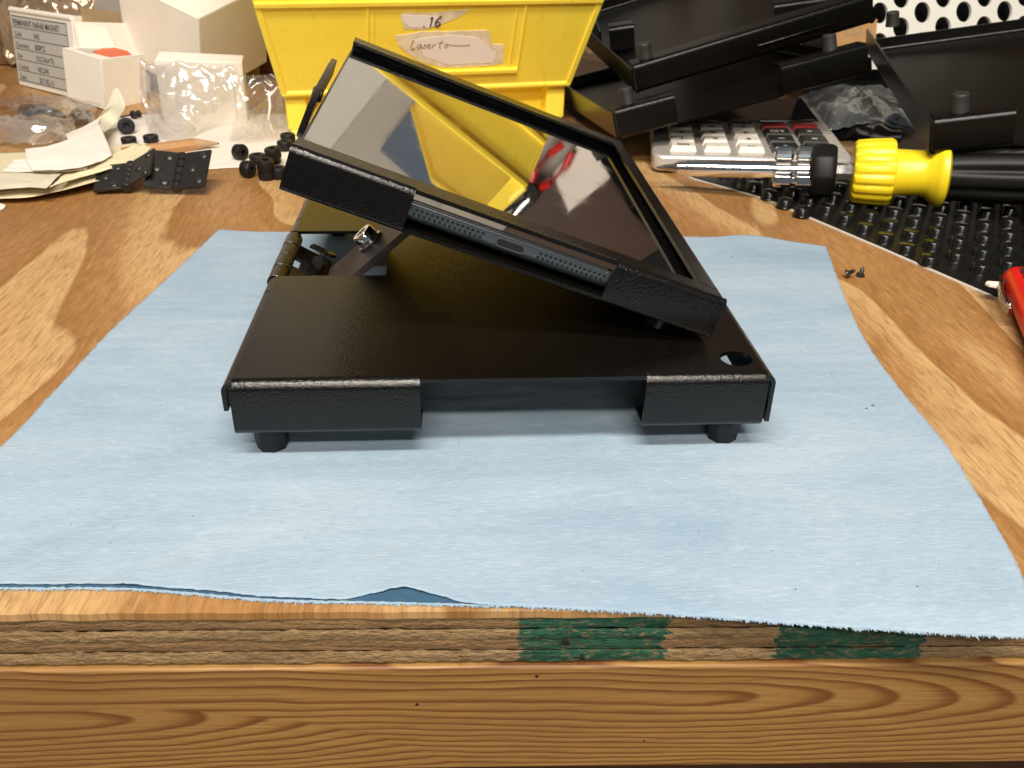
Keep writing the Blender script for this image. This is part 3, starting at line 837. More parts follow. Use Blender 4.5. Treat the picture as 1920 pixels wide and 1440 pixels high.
mb = MB(); mb.box(1, BW - 1, 0.5, 20, ZB - 0.5, ZB + 1.5); mb.build('ledge_underside', 'yellow', pbin, smooth=0)
for x_ in (2, BW - 16):
    mb = MB(); mb.box(x_, x_ + 14, 4, 18, 3, ZB); mb.build('corner_post', 'yellow', pbin, smooth=0, bevel=1.5)
mb = MB()      # thick rolled ledge along the bottom of the front wall
mb.cyl((0, 0.8, ZB), (BW, 0.8, ZB), 2.4, n=16, ch=0.5)
mb.build('ledge', 'yellow', pbin)
for sx in (0, 1):
    mb = MB(); t = 3.0 if sx == 0 else -3.0
    a = flare(BW * sx, ZB); b = flare(BW * sx, ZR - 1)
    xe = b[0] if sx else 14
    P = [(a[0], a[1] + 0.5, a[2]), (b[0], b[1] + 0.5, b[2]), (b[0], -33, 149), (b[0] + (-2 if sx else 2), 10, 167), (b[0] + (-4 if sx else 6), 86, 186), (xe - (8 if sx else 0), D, 179), (xe - (14 if sx else -6), D, ZB)]
    Q = [(x + t, y, z) for x, y, z in P]
    f = [tuple(range(7)), tuple(range(13, 6, -1))] + [(i, (i + 1) % 7, (i + 1) % 7 + 7, i + 7) for i in range(7)]
    mb.add(P + Q, f); sw_ = mb.build('side_wall', 'yellow', pbin, smooth=0, bevel=0.8)
    mb = MB(); mb.tube([(P[i][0] + (1.5 if sx == 0 else -1.5), P[i][1], P[i][2]) for i in (1, 2, 3, 4, 5)], 3.2, 8); mb.build('rolled_rim', 'yellow', sw_)
    mb = MB(); y_ = b[1] + 1; x_ = b[0]
    mb.box(min(x_, x_ - (13 if sx else -13)), max(x_, x_ - (13 if sx else -13)), y_, y_ + 3, ZR - 2, 146); mb.build('front_post', 'yellow', sw_, smooth=0, bevel=0.8)
mb = MB()      # back wall, cut down on the left half
xl, xr = -14, BW + 14
P = [(20, ZB), (BW - 10, ZB), (BW - 2, 168), (16, 168)]
mb.plate(P, [], 0, 3, Matrix(((1, 0, 0, 0), (0, 0, -1, D), (0, 1, 0, 0), (0, 0, 0, 1))))
mb.build('back_wall', 'yellow', pbin, smooth=0)
# local frame on the front wall: X along, Y up the slope, Z outwards
w0 = Vector(flare(0, ZB)); w1 = Vector(flare(0, ZT_)); sl = (Vector((0, w1.y - w0.y, w1.z - w0.z))).normalized()
WF = frame4((BW / 2, 0, ZB), (1, 0, 0), sl)
HS = (Vector((0, w1.y - w0.y, w1.z - w0.z))).length
def wx(t): return t * (BW / 2 + BE)
def rib(name, x0, y0, x1, y1, w, h):
    d = Vector((x1 - x0, y1 - y0, 0)); Lr = d.length
    m = WF @ Matrix.Translation((x0, y0, 0)) @ Matrix.Rotation(math.atan2(d.y, d.x), 4, 'Z')
    mb = MB(m); mb.box(0, Lr, -w / 2, w / 2, -0.5, h)
    return mb.build(name, 'yellow', pbin, smooth=0, bevel=0.7)
rib('edge_rib', -BW / 2 + 1.6, 0, -BW / 2 - BE + 1.6, HS, 4.2, 1.3)
rib('edge_rib', BW / 2 - 1.6, 0, BW / 2 + BE - 1.6, HS, 4.2, 1.3)
rib('rim_rib', -BW / 2 - BE, HS, BW / 2 + BE, HS, 3.6, 2.2)
rib('rim_rib', -BW / 2 - BE - 5.5, HS + 33, BW / 2 + BE + 5.5, HS + 33, 4, 2.5)
rib('label_rib', -44, 14, -44, HS - 1, 1.8, 1.1)
rib('label_rib', -40.5, 14, -40.5, HS - 4, 1.2, 0.8)
rib('label_rib', 60, 14, 60, HS - 1, 1.8, 1.2)
rib('label_rib', 54, 14, 54, HS - 5, 1.2, 0.9)
rib('label_ledge', -44, 13, 60, 13, 3.4, 2.6)
# torn paper labels
def torn(pts, z, seed, mat='torn'):
    r = random.Random(seed); P = []
    n = len(pts)
    for i in range(n):
        a, b = Vector(pts[i]), Vector(pts[(i + 1) % n])
        k = max(2, int((b - a).length / 1.6))
        for q in range(k):
            p = a.lerp(b, q / k)
            P.append((p.x + r.uniform(-.35, .35), p.y + r.uniform(-.35, .35)))
    mb = MB(WF); mb.plate(P, [], 0.0, z)
    return mb
lab = torn([(-24, 55), (-20, 57.5), (-6, 56.5), (22, 58.5), (16, 54), (6, 49.5), (-8, 44.8), (-20, 45.5)], 0.25, 2).build('torn_label', 'torn', pbin, smooth=0)
torn([(-22, 55.3), (-11, 55), (1, 54.5), (4, 48.8), (-6, 46.2), (-18, 47.5)], 0.45, 5).build('torn_label', 'paper', pbin, smooth=0)
lab2 = torn([(-26, 41), (-8, 43.5), (36, 43.5), (40, 33), (48, 32.5), (49, 18), (38, 16.5), (8, 16), (-10, 22), (-24, 34)], 0.3, 9).build('torn_label', 'torn', pbin, smooth=0)
torn([(-14, 38), (12, 41), (30, 38), (38, 30), (44, 26), (42, 19), (10, 18.5), (-6, 25)], 0.5, 12).build('torn_label', 'paper', pbin, smooth=0)
def scrawl(strokes, x, y, sc, slant, r, mat, z):
    mb = MB(WF @ Matrix.Translation((x, y, z)))
    for st in strokes:
        P = resample([((px + slant * py) * sc, py * sc, 0) for px, py in st], max(4, len(st) * 4))
        mb.tube(P, r, 5)
    return mb.build('handwriting', mat, pbin)
SIX = [[(0, 0), (0.1, 0.1)], [(0.75, 0), (0.8, 1.1), (0.6, 0.9)], [(1.75, 1.2), (1.3, 0.7), (1.25, 0.2), (1.55, 0), (1.8, 0.3), (1.55, 0.55), (1.3, 0.4)]]
LAS = [[(0.1, 1.4), (0.0, 0.7), (0.1, 0.0), (0.6, 0.05)], [(1.35, 0.65), (1.0, 0.6), (0.85, 0.2), (1.1, 0.0), (1.35, 0.5), (1.4, 0.0), (1.65, 0.3)], [(1.95, 0.65), (1.75, 0.5), (2.0, 0.3), (1.9, 0.02), (1.7, 0.08)],
       [(2.2, 0.3), (2.55, 0.45), (2.4, 0.65), (2.2, 0.3), (2.45, 0.0), (2.75, 0.2)], [(2.95, 0.6), (2.95, 0.0), (2.97, 0.4), (3.3, 0.6)], [(3.95, 1.2), (3.85, 0.2), (4.1, 0.0)], [(3.6, 0.75), (4.3, 0.8)],
       [(4.75, 0.6), (4.5, 0.35), (4.7, 0.0), (5.0, 0.3), (4.75, 0.6), (5.4, 0.4), (6.6, 0.3), (8.0, 0.35)]]
scrawl(SIX, -8, 47.2, 6.0, 0.15, 0.42, 'ink', 0.55)
scrawl(LAS, -16, 31.5, 5.0, 0.2, 0.26, 'ink_soft', 0.6)

# ------------------------------------------------------------------ back of the room seen in the dark screen
wl = MB(); wl.plate([(-900, -700), (292, -700), (292, 700), (-900, 700)], [], 0, 10, Matrix(((1, 0, 0, 0), (0, 0, 1, 772), (0, 1, 0, 0), (0, 0, 0, 1))))
w = wl.build('back_wall', 'wall', None, (0, 772, 0), smooth=0); w['kind'] = 'structure'
wl = MB(); wl.box(-250, 84, 766, 772, 120, 300)
w = wl.build('wall_board', 'label', None, (0, 769, 0), bevel=1); tag(w, 'pale grey board fixed on the grey wall behind the bench', 'board')
wl = MB(); wl.box(292, 1200, 760, 782, -700, 700)
w = wl.build('wood_panel', 'brown_panel', None, (700, 770, 0), smooth=0); tag(w, 'brown wooden cabinet panel at the back right of the bench', 'cabinet')
bp = MB(); bp.plate([(121, 150), (124, 256), (214, 260), (214, 150)], [], 0, 2, Matrix(((1, 0, 0, 0), (0, 0, 1, 758), (0, 1, 0, 0), (0, 0, 0, 1))))
w = bp.build('blue_sheet', 'blue', None, (150, 759, 240), smooth=0); tag(w, 'dark blue sheet pinned on the wall behind the yellow bin', 'poster')
bp = MB(); bp.plate([(284, 96), (338, 110), (330, 170), (286, 150)], [], 0, 1, Matrix(((1, 0, 0, 0), (0, 0, 1, 757), (0, 1, 0, 0), (0, 0, 0, 1))))
w = bp.build('notice_sheet', 'paper', None, (310, 757, 130), smooth=0); tag(w, 'white paper notice on the wall beside the brown cabinet', 'notice')
pl_ = thing('pliers', 'black pliers with red handles hanging on the wall near the white notice', 'pliers', (276, 752, 150))
PLB = (276, 752, 150)
for sx in (-1, 1):
    mb = MB(); mb.tube([(278 + sx * 3, 752, 176), (278 + sx * 11, 752, 160), (278 + sx * 12, 752, 135), (277 + sx * 7, 752, 118)], 4.2, 10); mb.build('handle', 'red', pl_, PLB)
mb = MB(); mb.cyl((278, 745, 182), (278, 758, 182), 12, n=20, ch=1.5); mb.build('joint', 'black', pl_, PLB)
mb = MB(); mb.cyl((276, 752, 186), (268, 752, 222), 10, 4, n=12, ch=1); mb.build('jaw', 'black', pl_, PLB)
mb = MB(); mb.cyl((283, 752, 186), (284, 752, 222), 9, 3.5, n=12, ch=1); mb.build('jaw', 'steel', pl_, PLB)

# ------------------------------------------------------------------ stack of black trays on the right
def flip(WW, HH): return Matrix.Translation((WW, 0, HH)) @ Matrix.Rotation(pi, 4, 'Y')
def bg_tray(label, loc, rot, segs, feet, **kw):
    WW, HH = kw.get('WW', W), kw.get('HH', H)
    t = thing('metal_tray', label, 'tray', loc, 'black metal trays piled at the back right', rot)
    tray(t, flip(WW, HH), 'powder2', segs, feet=feet, foot_h=9, foot_mat='rubber_g', nseg=5, **kw)
    return t
bg_tray('black metal tray upside down, lowest of the pile, right behind the calculator', (168.5, 313.5, 18), (5.5, -4.3, -13.1), [(2, 57.8), (125.4, 163)], ((22, 9), (152.5, 9)), hole=False, notch=False)
bg_tray('black metal tray leaning in the middle of the pile beside the yellow bin', (187, 362, 35.5), (7.0, 3.9, -15.2), [(2, 163)], ((152, 9),), hole=False, notch=False)
bg_tray('black metal tray at the top of the pile, notched near its corner', (177.5, 452, 45), (-3.0, 4.3, -8.5), [(2, 40), (140, 158)], (), hole=False, notch=False)
bg_tray('black metal tray at the right edge, lying over the screwdriver handle', (313.3, 216.0, 35.5), (-13.2, 4.7, -10.5), [(2, 57.8), (125.4, 163)], ((149.5, 9), (149.5, 202)), hole=False, notch=False)
# bright inner ledge seen in the middle tray
t2 = [o for o in bpy.data.objects if o.name == 'metal_tray.001'][0]
mb = MB(); path = [(10, 7)] + arc(2.4, 9.4 - 1.2, 1.4, 90, 180, 4)
mb.box(84, 137, -0.9, 1.0, 6.6, 8.4); mb.build('front_ledge', 'powder2', t2, bevel=0.7)

# perforated white panel at the upper right
pp = thing('perforated_panel', 'white perforated plastic panel standing behind the large black tray', 'panel', (450, 492, 30))
mb = MB(frame4((372, 484, 30), (0.985, 0.17, 0), (0, 0.35, 0.93)))
holes = []
for r in range(9):
    for k in range(-1, 8):
        cx = 16 + k * 38 + (19 if r % 2 else 0); cz = 8 + r * 11.4
        if 9 < cx < 181 and cz < 95: holes.append(circle(cx, cz, 7.2, 24, 7.9))
mb.plate([(0, 0), (190, 0), (190, 104), (6, 104), (0, 96)], holes, -2.5, 0)
o = mb.build('perforated_sheet', 'perf', pp, (450, 492, 30), smooth=30)
mb = MB(frame4((372, 492, 24), (0.985, 0.17, 0), (0, 0.35, 0.93))); mb.box(-20, 230, -10, 120, -14, -10)
o = mb.build('dark_divider', 'black', None, (450, 505, 20)); tag(o, 'black board behind the white perforated panel', 'board')
oc = thing('card_tag', 'orange cardboard tag with writing between the tray pile and the perforated panel', 'tag', (366.7, 470.0, 60.0))
cf = frame4((356.8, 470.0, 47.8), (0.99, 0.05, 0.1), (0, 0.3, 0.95))
mb = MB(cf); mb.plate([(0, 0), (34, 0), (36, 18), (0, 20)], [], -0.8, 0); c = mb.build('card', 'tan_orange', oc, (366.7, 470.0, 60.0), smooth=0)
tx = text('lettering', 'LO', 11, Matrix.Translation(-Vector((366.7, 470.0, 60.0))) @ cf @ Matrix.Translation((10, 8, 0.1)), 'ink_soft', oc)

# ------------------------------------------------------------------ calculator
cFL, cFR, cBR, cBL = [Vector(p) for p in ((190.0, 307.0, 11.0), (312.6, 296.4, 11.0), (342.0, 466.5, 13.0), (215.8, 448.9, 13.0))]
def cq(u, v, dz=0.0):
    p = (cFL * (1 - u) + cFR * u) * (1 - v) + (cBL * (1 - u) + cBR * u) * v
    return p + Vector((0, 0, dz))
calc = thing('calculator', 'silver desktop calculator with white and black keys beneath the tray pile', 'calculator', (cFL.x + 55, cFL.y + 60, 0))
CB = Vector(calc.location) / S
def cbuild(mb, name, mat, parent=calc, **k):
    o = mb.build(name, mat, parent, (0, 0, 0), **k)
    if parent is calc: o.location = -CB * S
    return o
def cplate(us, z0, z1):
    mb = MB(); n = len(us)
    top = [cq(u, v, z1) for u, v in us]; bot = [Vector((*cq(u, v).xy, z0)) if z0 < 5 else cq(u, v, z0 - 5) for u, v in us]
    return mb.add(bot + top, [tuple(range(n - 1, -1, -1)), tuple(range(n, 2 * n))] + [(i, (i + 1) % n, (i + 1) % n + n, i + n) for i in range(n)])
body = [(0.05, 0.0), (0.95, 0.0), (0.985, 0.012), (1, 0.05), (1, 1), (0, 1), (0, 0.05), (0.015, 0.012)]
cbuild(cplate(body, 1.0, 0.0), 'case', 'silver', smooth=40, bevel=1.8)
cbuild(cplate([(0.10, 0.58), (0.955, 0.58), (0.955, 0.97), (0.10, 0.97)], 4.2 + 5 - 5 + 1, 0.35), 'display_bezel', 'black_gloss', smooth=0) if False else None
mb = MB(); us = [(0.05, 0.56), (0.96, 0.56), (0.96, 0.975), (0.05, 0.975)]
mb.add([cq(u, v, -1) for u, v in us] + [cq(u, v, 0.6) for u, v in us], [(4, 5, 6, 7), (0, 1, 5, 4), (1, 2, 6, 5), (2, 3, 7, 6), (3, 0, 4, 7)])
cbuild(mb, 'display', 'black_gloss', smooth=0, bevel=0.3)
cex = (cFR - cFL).normalized()
def key(u0, v0, du, dv, mat, legend, lm):
    mb = MB(); g = 0.012
    a = [(u0, v0), (u0 + du, v0), (u0 + du, v0 + dv), (u0, v0 + dv)]
    b = [(u0 + g, v0 + g), (u0 + du - g, v0 + g), (u0 + du - g, v0 + dv - g * .8), (u0 + g, v0 + dv - g * .8)]
    mb.add([cq(u, v, -0.5) for u, v in a] + [cq(u, v, 3.2) for u, v in b], [(4, 5, 6, 7), (0, 1, 5, 4), (1, 2, 6, 5), (2, 3, 7, 6), (3, 0, 4, 7)])
    k = cbuild(mb, 'key', mat, bevel=0.5)
    if legend:
        p = cq(u0 + du / 2, v0 + dv * 0.22, 3.35)
        eyv = (cq(u0 + du / 2, v0 + dv) - cq(u0 + du / 2, v0)).normalized()
        text('legend', legend, 6.0 if len(legend) < 3 else 3.6, frame4(p, cex, eyv), lm, k, 'CENTER', 1.3, 0.12)
rows = [('00', '.', '+/-'), ('1', '2', '3'), ('4', '5', '6'), ('7', '8', '9')]
for r in range(4):
    for c in range(3):
        key(0.085 + c * 0.172, 0.065 + r * 0.100, 0.140, 0.083, 'whitekey', rows[r][c], 'ink')
for r, lg in enumerate((('+', '='), ('\u2212', '\u00d7'), ('GT', '\u00f7'))):
    for c in range(2):
        key(0.60 + c * 0.172, 0.065 + r * 0.112, 0.150, 0.095, 'blackkey', lg[c], 'inkwhite')
for c in range(2): key(0.60 + c * 0.172, 0.405, 0.150, 0.06, 'redkey', '', 'inkwhite')
for c, lg in enumerate(('MU', 'MRC', 'MC')): key(0.085 + c * 0.172, 0.475, 0.140, 0.05, 'blackkey', lg, 'inkwhite')
mb = MB(); mb.tube([cq(0.60, 0.478, 3.4), cq(0.91, 0.478, 3.4)], 1.2, 8); cbuild(mb, 'chrome_strip', 'chrome')

# ------------------------------------------------------------------ multi-bit screwdriver
AX0 = Vector((185, 272, 13.5)); AXd = (Vector((358, 212, 26.5)) - AX0).normalized()
sd = thing('screwdriver', 'multi bit screwdriver with chrome shaft, yellow ribbed collar and black handle', 'screwdriver', (AX0 + AXd * 116) - Vector((0, 0, 21)))
SB = Vector(sd.location) / S
SM = Matrix.Translation(AX0) @ AXd.to_track_quat('Z', 'Y').to_matrix().to_4x4()
def sbuild(mb, name, mat, **k):
    o = mb.build(name, mat, sd, (0, 0, 0), **k); o.location = -SB * S; return o
mb = MB(SM); mb.lathe([(0.4, 0), (1.6, 4), (2.3, 9.5), (3.0, 10.5), (3.2, 12)], n=24); sbuild(mb, 'bit_tip', 'steel')
mb = MB(SM); mb.lathe([(3.2, 12), (4.1, 12.3), (4.1, 16.4), (3.9, 16.6)], n=24); sbuild(mb, 'bit_ring', 'chrome')
mb = MB(SM); mb.lathe([(3.9, 16.6), (4.75, 17.2), (4.75, 86)], n=32); sbuild(mb, 'shaft', 'chrome')
for a in (200, 320, 80):
    m = SM @ Matrix.Rotation(radians(a), 4, 'Z') @ Matrix.Translation((8.9, 0, 0))
    mb = MB(m); mb.lathe([(2.6, 64.5), (3.6, 64.9), (4.2, 66), (4.2, 73.5), (3.2, 75), (3.2, 76.3), (4.5, 77), (4.5, 85)], n=6 if a != 80 else 16)
    sbuild(mb, 'spare_bit', 'chrome', smooth=20, bevel=0.3)
mb = MB(SM); mb.lathe([(11.5, 83.5), (14.2, 84.6), (15.0, 88), (15.0, 94), (13.8, 97), (5, 97.6)], n=8); sbuild(mb, 'bit_carrier', 'black', smooth=50, bevel=1.2)
mb = MB(SM); mb.lathe([(4.6, 96), (4.6, 107)], n=6); sbuild(mb, 'shaft', 'chrome', smooth=20)
mb = MB(SM); mb.lathe([(10.5, 105.5), (15.4, 105.9), (16.8, 107.2), (17.4, 113), (17.9, 124), (16.8, 126), (13, 126.6)], n=144, ribs=(18, 1.1, 106.5, 124.5)); sbuild(mb, 'ribbed_collar', 'yellow_h', smooth=50)
mb = MB(SM); mb.lathe([(13.2, 125), (12.2, 128), (11.8, 140), (12.6, 143), (16.4, 147), (17.6, 149), (17.4, 151.5), (14, 153)], n=48); sbuild(mb, 'yellow_neck', 'yellow_h', smooth=50)
mb = MB(SM); mb.lathe([(13.4, 151), (14.2, 158), (15.2, 178), (15.2, 215), (14.5, 240), (11, 248)], n=96, ribs=(8, 2.0, 155, 242)); sbuild(mb, 'handle', 'black', smooth=50)

# ------------------------------------------------------------------ sheet of rubber bumpers
sheet = thing('bumper_sheet', 'sheet of glossy black rubber bumpers on white liner at the right edge', 'bumper sheet', (330, 200, 0))
pl = [(198, 325), (213.3, 293.9, 0.0)[:2], (244.4, 256.4, 0.0)[:2], (280.3, 173.6, 0.0)[:2], (309.9, 102.4, 0.0)[:2], (345, 52), (600, 52), (600, 330)]
mb = MB(); mb.plate(pl, [], -0.35, 0.25); o = mb.build('liner', 'liner', sheet, (330, 200, 0), smooth=0)
def inset(x, y, d): return (x + d, y + d * 0.5)
mb = MB(); mb.plate([inset(x, y, 1.3) if i < 6 else (x, y) for i, (x, y) in enumerate(pl)], [], 0.25, 0.95); o = mb.build('rubber_web', 'black', sheet, (330, 200, 0), smooth=0)
va = Vector((4.3, -15.0)); vb = Vector((15.4, 4.4)); og = Vector((279.7, 199.2))
d0 = Vector((213.3, 293.9, 0.0)); d1 = Vector((309.9, 102.4, 0.0))
first = None
for i in range(-14, 14):
    for j in range(-14, 14):
        p = og + va * i + vb * j
        cr = (d1.x - d0.x) * (p.y - d0.y) - (d1.y - d0.y) * (p.x - d0.x)
        dist = cr / (d1 - d0).length
        if dist < 5.6 or p.y > 318 or p.y < 66 or p.x > 420 - (318 - p.y) * 0.25 + 30: continue
        if first is None:
            mb = MB(); mb.lathe([(4.7, 0.9), (4.35, 1.5), (4.2, 4.6), (3.8, 5.1), (3.2, 5.3), (0, 5.35)], n=24)
            first = mb.build('bumper', 'bump_gloss', sheet, smooth=50); ob = first
        else:
            ob = first.copy(); COL.objects.link(ob); ob.parent = sheet
        ob.location = Vector((p.x - 330, p.y - 200, 0)) * S
# ------------------------------------------------------------------ red tool with clip at the right edge
kn = thing('red_cutter', 'red plastic pocket cutter with metal clip and black lettering at the right edge', 'cutter', (315, 90, 0))
KB = Vector((315, 90, 0))
ka = Vector((308.6, 122.5, 7.0)); kb2 = Vector((286.0, 64.1, 7.0)); kd = (kb2 - ka); kd.z = 0; kd.normalize()
kp = Vector((-kd.y, kd.x, 0))
if kp.x < 0: kp = -kp
KF = frame4((ka.x, ka.y, 0.6), kd, kp) if kd.cross(kp).z > 0 else frame4((ka.x, ka.y, 0.6), kd, -kp)
sg = 1 if kd.cross(kp).z > 0 else -1
prof = [(0, 0.5), (0.2, 12), (2, 13.2), (10, 13.8), (15.5, 13.2), (17, 11), (17, 0.5)]
mb = MB(KF @ Matrix.Translation((-3, sg * 6.6, 6.8)) @ Matrix.Diagonal((1, 0.79, 0.79, 1)) @ Matrix.Rotation(pi / 2, 4, 'Y') @ Matrix.Diagonal((0.92, 1.0, 1, 1)))
mb.lathe([(0, 0), (4.6, 0.25), (6.8, 1.4), (7.8, 3.4), (8.2, 7), (8.2, 125)], n=40)
o = mb.build('body', 'red', kn, KB, smooth=40)
tx = text('lettering', 'KOOOC', 7.6, Matrix.Identity(4), 'ink', kn, 'LEFT', 0.74, 0.25)
for v in tx.data.vertices:                       # wrap the print round the barrel
    a_ = sg * -1 * (v.co.y / S - 3.1 + 1.9) / 6.5
    rr = 6.56 + v.co.z / S
    v.co = (KF @ Vector((3.2 + 0.74 * v.co.x / S, sg * 6.6 - sg * rr * sin(-a_ * sg) * (1 if sg < 0 else -1) * sg, 6.8 + rr * cos(a_))) - KB) * S
tx.matrix_local = Matrix.Identity(4)
mb = MB(KF); mb.tube([(9, sg * 2.0, 8), (11, -sg * 1.0, 8.4), (16, -sg * 2.6, 8.6), (26, -sg * 3.4, 8.4), (36, -sg * 3.4, 8.0), (40, -sg * 2.0, 7.5)], 1.0, 8)
mb.tube([(9, sg * 2.0, 5), (11, -sg * 1.0, 5.6), (16, -sg * 2.4, 6.0), (26, -sg * 3.2, 6.0), (36, -sg * 3.2, 6.0), (40, -sg * 2.0, 6.2)], 1.0, 8)
o = mb.build('clip', 'steel', kn, KB, smooth=60)
mb = MB(KF); mb.cyl((38.0, -sg * 2.6, 8.2), (38.0, -sg * 2.6, 9.8), 1.2, n=14, ch=0.4); o = mb.build('rivet', 'chrome', kn, KB)
mb = MB(KF); mb.plate([(8.5, -sg * 2.0), (9.5, -sg * 6.8), (11.5, -sg * 7.8), (13.5, -sg * 6.2), (14.5, -sg * 2.4)], [], 6.2, 7.6); o = mb.build('thumb_tab', 'paper', kn, KB, smooth=0, bevel=0.3)

# ------------------------------------------------------------------ two tiny screws on the bare wood
for lb, p, a in (('tiny black screw lying on the wood, nearer the towel', (247.0, 140.5, 0.0), 0.2), ('tiny black screw standing on its head, farther from the towel', (254.7, 142.2, 0.0), 0.0)):
    s_ = thing('small_screw', lb, 'screw', p, 'tiny black screws beside the towel')
    tilt = Matrix.Rotation(1.0 if a else 0.12, 4, 'Y') @ Matrix.Rotation(a, 4, 'X')
    up = 1.6 if a else 0.0
    mb = MB(Matrix.Translation((0, 0, up)) @ tilt); mb.lathe([(1.7, 0), (2.0, 0.4), (1.9, 1.0), (0.9, 1.6)], n=16); mb.build('screw_head', 'dark_steel', s_)
    mb = MB(Matrix.Translation((0, 0, up)) @ tilt); mb.lathe([(0.95, 1.5), (1.1, 1.8), (0.85, 2.1), (1.1, 2.5), (0.85, 2.8), (1.05, 3.2), (0.7, 3.6), (0.4, 4.3)], n=14); mb.build('screw_shank', 'dark_steel', s_)

# ------------------------------------------------------------------ bags behind the screwdriver
b_ = MB(); b_.loft([[(318.5, 386.5, 3.0), (341.5, 389.0, 8.0), (375.9, 405.5, 6.0), (401.5, 398.8, 2.0)], [(333.4, 442.4, 9.0), (343.2, 409.6, 20.0), (383.5, 438.0, 16.0), (410.8, 430.5, 8.0)],
                    [(347.8, 500.3, 6.0), (364.9, 486.2, 16.0), (390.9, 487.1, 18.0), (442.0, 517.6, 8.0)]], 50, 40,
                   lambda u, v, p: Vector((0, 0, 5 * abs(nz(u * 5, v * 3, 2)) + 2 * nz(u * 11, v * 7, 5))))
o = b_.build('film_bag', 'esd', None, (370, 430, 0), smooth=60, solid=0.15); tag(o, 'crumpled grey plastic bag behind the yellow screwdriver collar', 'bag')
b_ = MB(); b_.loft([[(321.9, 384.2, 1.0), (347.5, 382.3, 3.0), (383.5, 384.6, 1.0)], [(331.1, 405.5, 4.0), (356.9, 409.3, 10.0), (391.0, 402.4, 3.0)], [(352.1, 434.5, 3.0), (373.9, 430.7, 9.0), (397.9, 426.6, 3.0)]], 40, 24,
                   lambda u, v, p: Vector((0, 0, 2.5 * nz(u * 6, v * 4, 8))))
o = b_.build('dark_pouch', 'black_gloss', None, (370, 400, 0), smooth=60, solid=0.3); tag(o, 'glossy black pouch in front of the grey plastic bag', 'pouch')

# ------------------------------------------------------------------ boxes at the back left
def carton(name, label, loc, yaw, a, b, h, lean=(0, 0), mat_l='card', mat_r='card', mat_t='card', open_=False):
    """near bottom corner at loc; a runs to the left-back, b to the right-back"""
    t = thing(name, label, 'box', loc, rot=(yaw, lean[0], lean[1]))
    th = 0.9
    mb = MB(); mb.box(-a, 0, 0, th, 0, h); mb.build('left_panel', mat_l, t, bevel=0.25)
    mb = MB(); mb.box(-th, 0, th + 0.25, b, 0, h); mb.build('right_panel', mat_r, t, bevel=0.25)
    mb = MB(); mb.box(-a, -th - .1, b - th, b, 0, h - .2); mb.build('back_panel', mat_l, t)
    mb = MB(); mb.box(-a, -a + th, th + .1, b - th - .1, 0, h - .2); mb.build('side_panel', mat_l, t)
    if not open_:
        mb = MB(); mb.box(-a + 0.2, -0.1, -0.2, b - 0.1, h + 0.05, h + 0.95); mb.build('lid', mat_t, t, bevel=0.4)
    return t
bc = carton('small_carton', 'small white cardboard box with an orange label on its lid', (-191.6, 473, 0), -33, 41.5, 39.5, 35.6, (-2.7, 5.8))
mb = MB(); mb.plate([(-20, 8), (-2, 10), (-2, 30), (-14, 36), (-34, 34), (-26, 20)], [], 36.65, 36.75); mb.build('orange_label', 'orange', bc, smooth=0)
mb = MB(); mb.plate([(-33, 6), (-18, 5), (-20, 12), (-30, 24), (-38, 20)], [], 36.65, 36.75); mb.build('grey_label', 'label', bc, smooth=0)
carton('large_carton', 'large white cardboard box standing behind the small white box', (-129.1, 513.3, 0), -31, 76, 80, 66, (12, 18))
ba = thing('label_carton', 'white cardboard box with a printed magnet label facing left', 'box', (-290.9, 564.5, 0), rot=(-42.7, -6.8, -1.3))
mb = MB(); mb.box(0, 100, 0, 1, 0, 58); mb.build('front_panel', 'card', ba, bevel=0.4)
mb = MB(); mb.cyl((0.2, 1.2, 58), (99.5, 1.2, 58), 2.3, n=14, ch=0.4); mb.build('rolled_flap', 'card', ba)
mb = MB(); mb.box(99, 100, 1.2, 60, 0, 56); mb.build('side_panel', 'card', ba)
mb = MB(); mb.add([(100, 1, 56), (100, 26, 52), (112, 30, 30), (104, 2, 30), (100.8, 1, 55.2), (100.8, 26, 51.2), (112.8, 30, 29.2), (104.8, 2, 29.2)], [(0, 1, 2, 3), (7, 6, 5, 4), (0, 4, 5, 1), (1, 5, 6, 2), (2, 6, 7, 3), (3, 7, 4, 0)]); mb.build('corner_flap', 'card', ba, smooth=0)
mb = MB(); mb.box(0, 1, 1.2, 60, 0, 55); mb.build('side_panel', 'card', ba)
mb = MB(); mb.box(0, 100, 59, 60, 0, 62); mb.build('back_panel', 'tan', ba)
mb = MB(); mb.box(1.5, 92, -0.25, -0.02, 3.5, 54.5); lb_ = mb.build('printed_label', 'label', ba)
FA = frame4((0, -0.32, 0), (1, 0, 0), (0, 0, 1))
text('lettering', 'PERMANENT (NdFeB) MAGNET', 6.4, FA @ Matrix.Translation((4, 46.8, 0)), 'ink', lb_, sx=0.86, bold=0.05)
for i, (k, v_) in enumerate((('Code', 'N42'), ('Quantities', '800PCS'), ('Size', 'D12.7x6.4 Th'), ('Coating', 'NICUNI'), ('Date', '2017-02-13'))):
    y = 38.6 - i * 8.3
    text('lettering', k, 5.2, FA @ Matrix.Translation((5, y, 0)), 'ink', lb_, bold=0.0)
    text('lettering', v_, 6.0, FA @ Matrix.Translation((37, y, 0)), 'ink', lb_, sx=0.85, bold=0.04)
mb = MB()
for y in (45.2, 37.0, 28.7, 20.4, 12.1, 4.2, 53.4): mb.box(2.4, 91, -0.34, -0.2, y, y + 0.5)
for x in (91.0,): mb.box(x, x + 0.5, -0.34, -0.2, 4.2, 53.8)
mb.build('ruled_lines', 'ink', lb_, smooth=0)
bd = thing('upright_carton', 'upright white box covered by the clear plastic bag', 'box', (-136.6, 433.6, 0), rot=(4.6, 11, 3.2))
